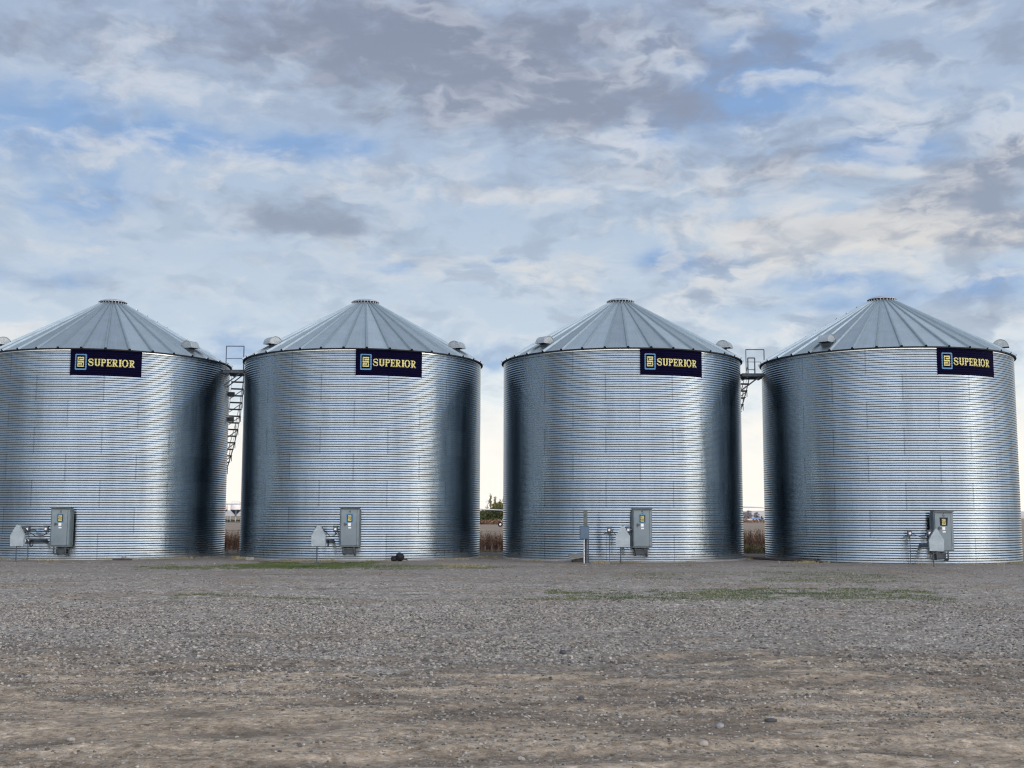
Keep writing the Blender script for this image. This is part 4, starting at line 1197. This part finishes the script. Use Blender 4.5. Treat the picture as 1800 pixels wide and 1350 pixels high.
LIT = [(-18.5, 21.4, 1.7, 1.11, 0.7), (-17.6, 19.6, 1.9, 0.69, 0.9), (-13.1, 19.8, 1.1, 0.69, 0.8), (-20.0, 20.0, 1.9, 0.56, 0.5), (-20.6, 16.6, 4.4, 1.11, 0.5), (-13.0, 16.8, 5.6, 1.11, 0.45), (-5.7, 16.1, 3.3, 0.83, 0.4), (-1.5, 15.6, 2.2, 0.42, 0.9), (2.2, 15.3, 2.2, 0.42, 0.8), (12.7, 20.8, 1.7, 0.56, 0.7), (17.0, 19.1, 1.7, 0.56, 0.8), (8.5, 21.1, 0.8, 0.56, 0.6), (4.5, 18.0, 1.9, 0.69, 0.7), (10.4, 15.9, 1.9, 0.69, 0.9), (15.3, 16.3, 1.7, 0.33, 0.9), (18.2, 16.1, 1.7, 0.33, 0.9), (10.9, 13.8, 5.6, 0.69, 0.9), (18.1, 13.2, 3.6, 0.42, 0.9), (20.3, 12.2, 5.6, 0.83, 0.6), (15.2, 13.0, 4.2, 0.83, 0.7), (-21.9, 12.2, 3.3, 0.42, 0.5), (-12.6, 12.3, 1.7, 0.42, 0.5), (-6.0, 13.1, 1.1, 0.33, 0.5), (21.8, 22.3, 1.7, 0.69, 0.7), (19.3, 18.7, 1.7, 0.56, 0.6), (22.7, 10.7, 1.7, 0.33, 0.6), (2.0, 11.8, 2.8, 0.69, 0.4), (-2.0, 8.7, 0.8, 0.42, 0.6), (-23.1, 8.0, 2.2, 0.69, 1.0)]
W = bpy.data.worlds.new('World'); SC.world = W; W.use_nodes = True
t = NT(W.node_tree)
bg = W.node_tree.nodes['Background']
d = t.node('ShaderNodeTexCoord').outputs['Generated']
x, y, z = t.sep(d)
az = t.math('MULTIPLY', t.math('ARCTAN2', x, y), 180 / PI)
el = t.math('MULTIPLY', t.math('ARCSINE', z), 180 / PI)
ae = t.comb(t.math('MULTIPLY', az, .12), t.math('MULTIPLY', el, .225), 0.)
wr = t.noise(ae, 1.0, 4, .6, 1)
wr = t.vmath('SUBTRACT', wr, (.5, .5, .5))
ae1 = t.comb(az, el, 0.)
wr1 = t.vmath('MULTIPLY', wr, (4.6, 1.8, 0.))
P = t.vmath('ADD', ae1, wr1)
def field(bl):
    s = None
    for a, e, ra, re, am in bl:
        q = t.vmath('MULTIPLY_ADD', P, (1 / ra, 1 / re, 0.), (-a / ra, -e / re, 0.))
        g = t.math('POWER', math.exp(-.8), t.vmath('DOT_PRODUCT', q, q))
        s = t.math('MULTIPLY', g, am) if s is None else t.math('MULTIPLY_ADD', g, am, s)
    return s
ae2 = t.vmath('ADD', t.vmath('MULTIPLY', ae, (1.9, 2.0, 1.)), t.vmath('MULTIPLY', wr, (.8, .8, 0.)))
n1 = t.noise(ae2, 1.4, 7, .56); n2 = t.noise(t.vmath('ADD', ae2, (7.3, 2.1, 0.)), 1.8, 7, .58); n3 = t.noise(t.vmath('ADD', ae2, (-4.1, 9.7, 0.)), 2.0, 7, .6)
fc = t.math('ADD', field(CLEAR), t.lin(n1, .25, .75, -.35, .35))
fs = t.math('ADD', field(SHADE), t.lin(n2, .25, .75, -.5, .5))
fl = t.math('ADD', field(LIT), t.lin(n3, .25, .75, -.7, .7))
wc = t.smooth(fc, .1, .9); ws = t.smooth(fs, .1, 1.1); wl = t.smooth(fl, .15, 1.1)
sky = t.node('ShaderNodeTexSky', sky_type='NISHITA', sun_disc=False)
sky.sun_elevation = R_(SUN_EL); sky.sun_rotation = R_(SUN_AZ)
blue = t.mix(.75, sky.outputs[0], (2.75, 4.65, 8.2, 1))
lo = t.lin(el, 0., 30., 0., 1.)
base = t.ramp(lo, [(0., (.93, .90, .85)), (.12, (.80, .85, .89)), (.20, (.70, .81, .89)), (.30, (.56, .66, .77)), (.55, (.435, .545, .70)), (.85, (.37, .46, .62)), (1., (.38, .455, .60))])
K = 10.0                                    # cloud colours are radiances; the Background strength is 0.1
def up(c): return t.vmath('SCALE', c, None) if False else t.mix(1., c, (K, K, K, 1), 'MULTIPLY')
col = up(base)
shade = t.ramp(lo, [(0., (.60, .62, .66)), (.3, (.325, .385, .49)), (.8, (.25, .288, .39)), (1., (.265, .305, .405))])
lit = t.ramp(lo, [(0., (1., .96, .90)), (.25, (.84, .84, .84)), (.42, (.76, .745, .72)), (.6, (.66, .70, .77)), (1., (.60, .66, .76))])
col = t.mix(t.math('MULTIPLY', wc, .92), col, blue)
col = t.mix(t.math('MULTIPLY', ws, .95), col, up(shade))
col = t.mix(t.math('MULTIPLY', wl, .72), col, up(lit))
# broken cloud texture with bright rims, stronger to the right
rt = t.lin(az, -14., 12., .32, .9)
aeb = t.vmath('ADD', t.vmath('MULTIPLY', ae, (2.1, 2.5, 1.)), t.vmath('MULTIPLY', wr, (1.5, 1.5, 0.)))
b1 = t.noise(aeb, 1.05, 8, .55); b2 = t.noise(t.vmath('ADD', aeb, (11.3, -5.1, 0.)), .9, 4, .5)
body = t.smooth(b1, .47, .66)
rim = t.math('MULTIPLY', t.smooth(b1, .34, .47), t.math('SUBTRACT', 1., t.smooth(b1, .47, .60)))
rim = t.math('MULTIPLY', rim, t.smooth(b2, .42, .66))
col = t.mix(t.math('MULTIPLY', body, t.math('MULTIPLY', rt, .6)), col, up(shade))
col = t.mix(t.math('MULTIPLY', rim, t.math('MULTIPLY', rt, .75)), col, up(lit))
# low bright band along the horizon
hz = t.smooth(t.math('ADD', el, t.lin(n1, .3, .7, -1.5, 1.5)), 1.5, 8.0, 1., 0.)
col = t.mix(t.math('MULTIPLY', hz, .85), col, (10.6, 10.1, 9.2, 1))
# the evening side, behind and to the right, is brighter; a warm glow low down where the sun is
back = t.math('ADD', t.smooth(el, 30., 60., 1., 1.4), t.math('MULTIPLY', t.smooth(t.vmath('DOT_PRODUCT', d, (.45, -.89, .0)), -.25, .75, 0., 3.6), t.smooth(el, 25., 70., 1., .25)))
col = t.mix(1., col, t.mix(t.smooth(back, 1.4, 4.), (1, 1, 1, 1), (1.17, 1.02, .92, 1)), 'MULTIPLY')
col = t.mix(1., col, back, 'MULTIPLY')
sd = (math.sin(R_(SUN_AZ)) * math.cos(R_(SUN_EL)), math.cos(R_(SUN_AZ)) * math.cos(R_(SUN_EL)), math.sin(R_(SUN_EL)))
gl = t.math('POWER', t.math('MAXIMUM', t.vmath('DOT_PRODUCT', d, sd), 0.), 22.)
glow = t.mix(1., (13., 10., 6.5, 1), gl, 'MULTIPLY')
col = t.mix(1., col, glow, 'ADD')
t.put(bg.inputs['Color'], col)
bg.inputs['Strength'].default_value = .1

sun = bpy.data.lights.new('sun', 'SUN'); sun.energy = .5; sun.angle = R_(20); sun.color = (1., .86, .68)
so = bpy.data.objects.new('sun', sun); COL.objects.link(so)
so.rotation_euler = Vector((-sd[0], -sd[1], -sd[2])).to_track_quat('-Z', 'Y').to_euler()
so.location = (30, -20, 30)

# ------------------------------------------------------------------ camera
cam = bpy.data.cameras.new('camera'); cam.sensor_width = 36.; cam.lens = 41.196
cam.clip_end = 20000; cam.clip_start = .1
co = bpy.data.objects.new('camera', cam); COL.objects.link(co)
co.matrix_world = Matrix.Translation((0, 0, CAMZ)) @ Matrix.Rotation(R_(90) + .111472, 4, 'X') @ Matrix.Rotation(.003395, 4, 'Z')
SC.camera = co
SC.view_settings.view_transform = 'Standard'; SC.view_settings.look = 'None'
SC.view_settings.exposure = 0.; SC.view_settings.gamma = 1.
SC.render.engine = 'CYCLES'
SC.cycles.max_bounces = 7; SC.cycles.glossy_bounces = 5; SC.cycles.caustics_reflective = False; SC.cycles.caustics_refractive = False
SC.cycles.filter_width = 1.2; SC.cycles.use_denoising = True; SC.cycles.denoiser = 'OPENIMAGEDENOISE'; SC.cycles.denoising_input_passes = 'RGB_ALBEDO_NORMAL'; SC.cycles.denoising_prefilter = 'ACCURATE'
SC.render.film_transparent = False
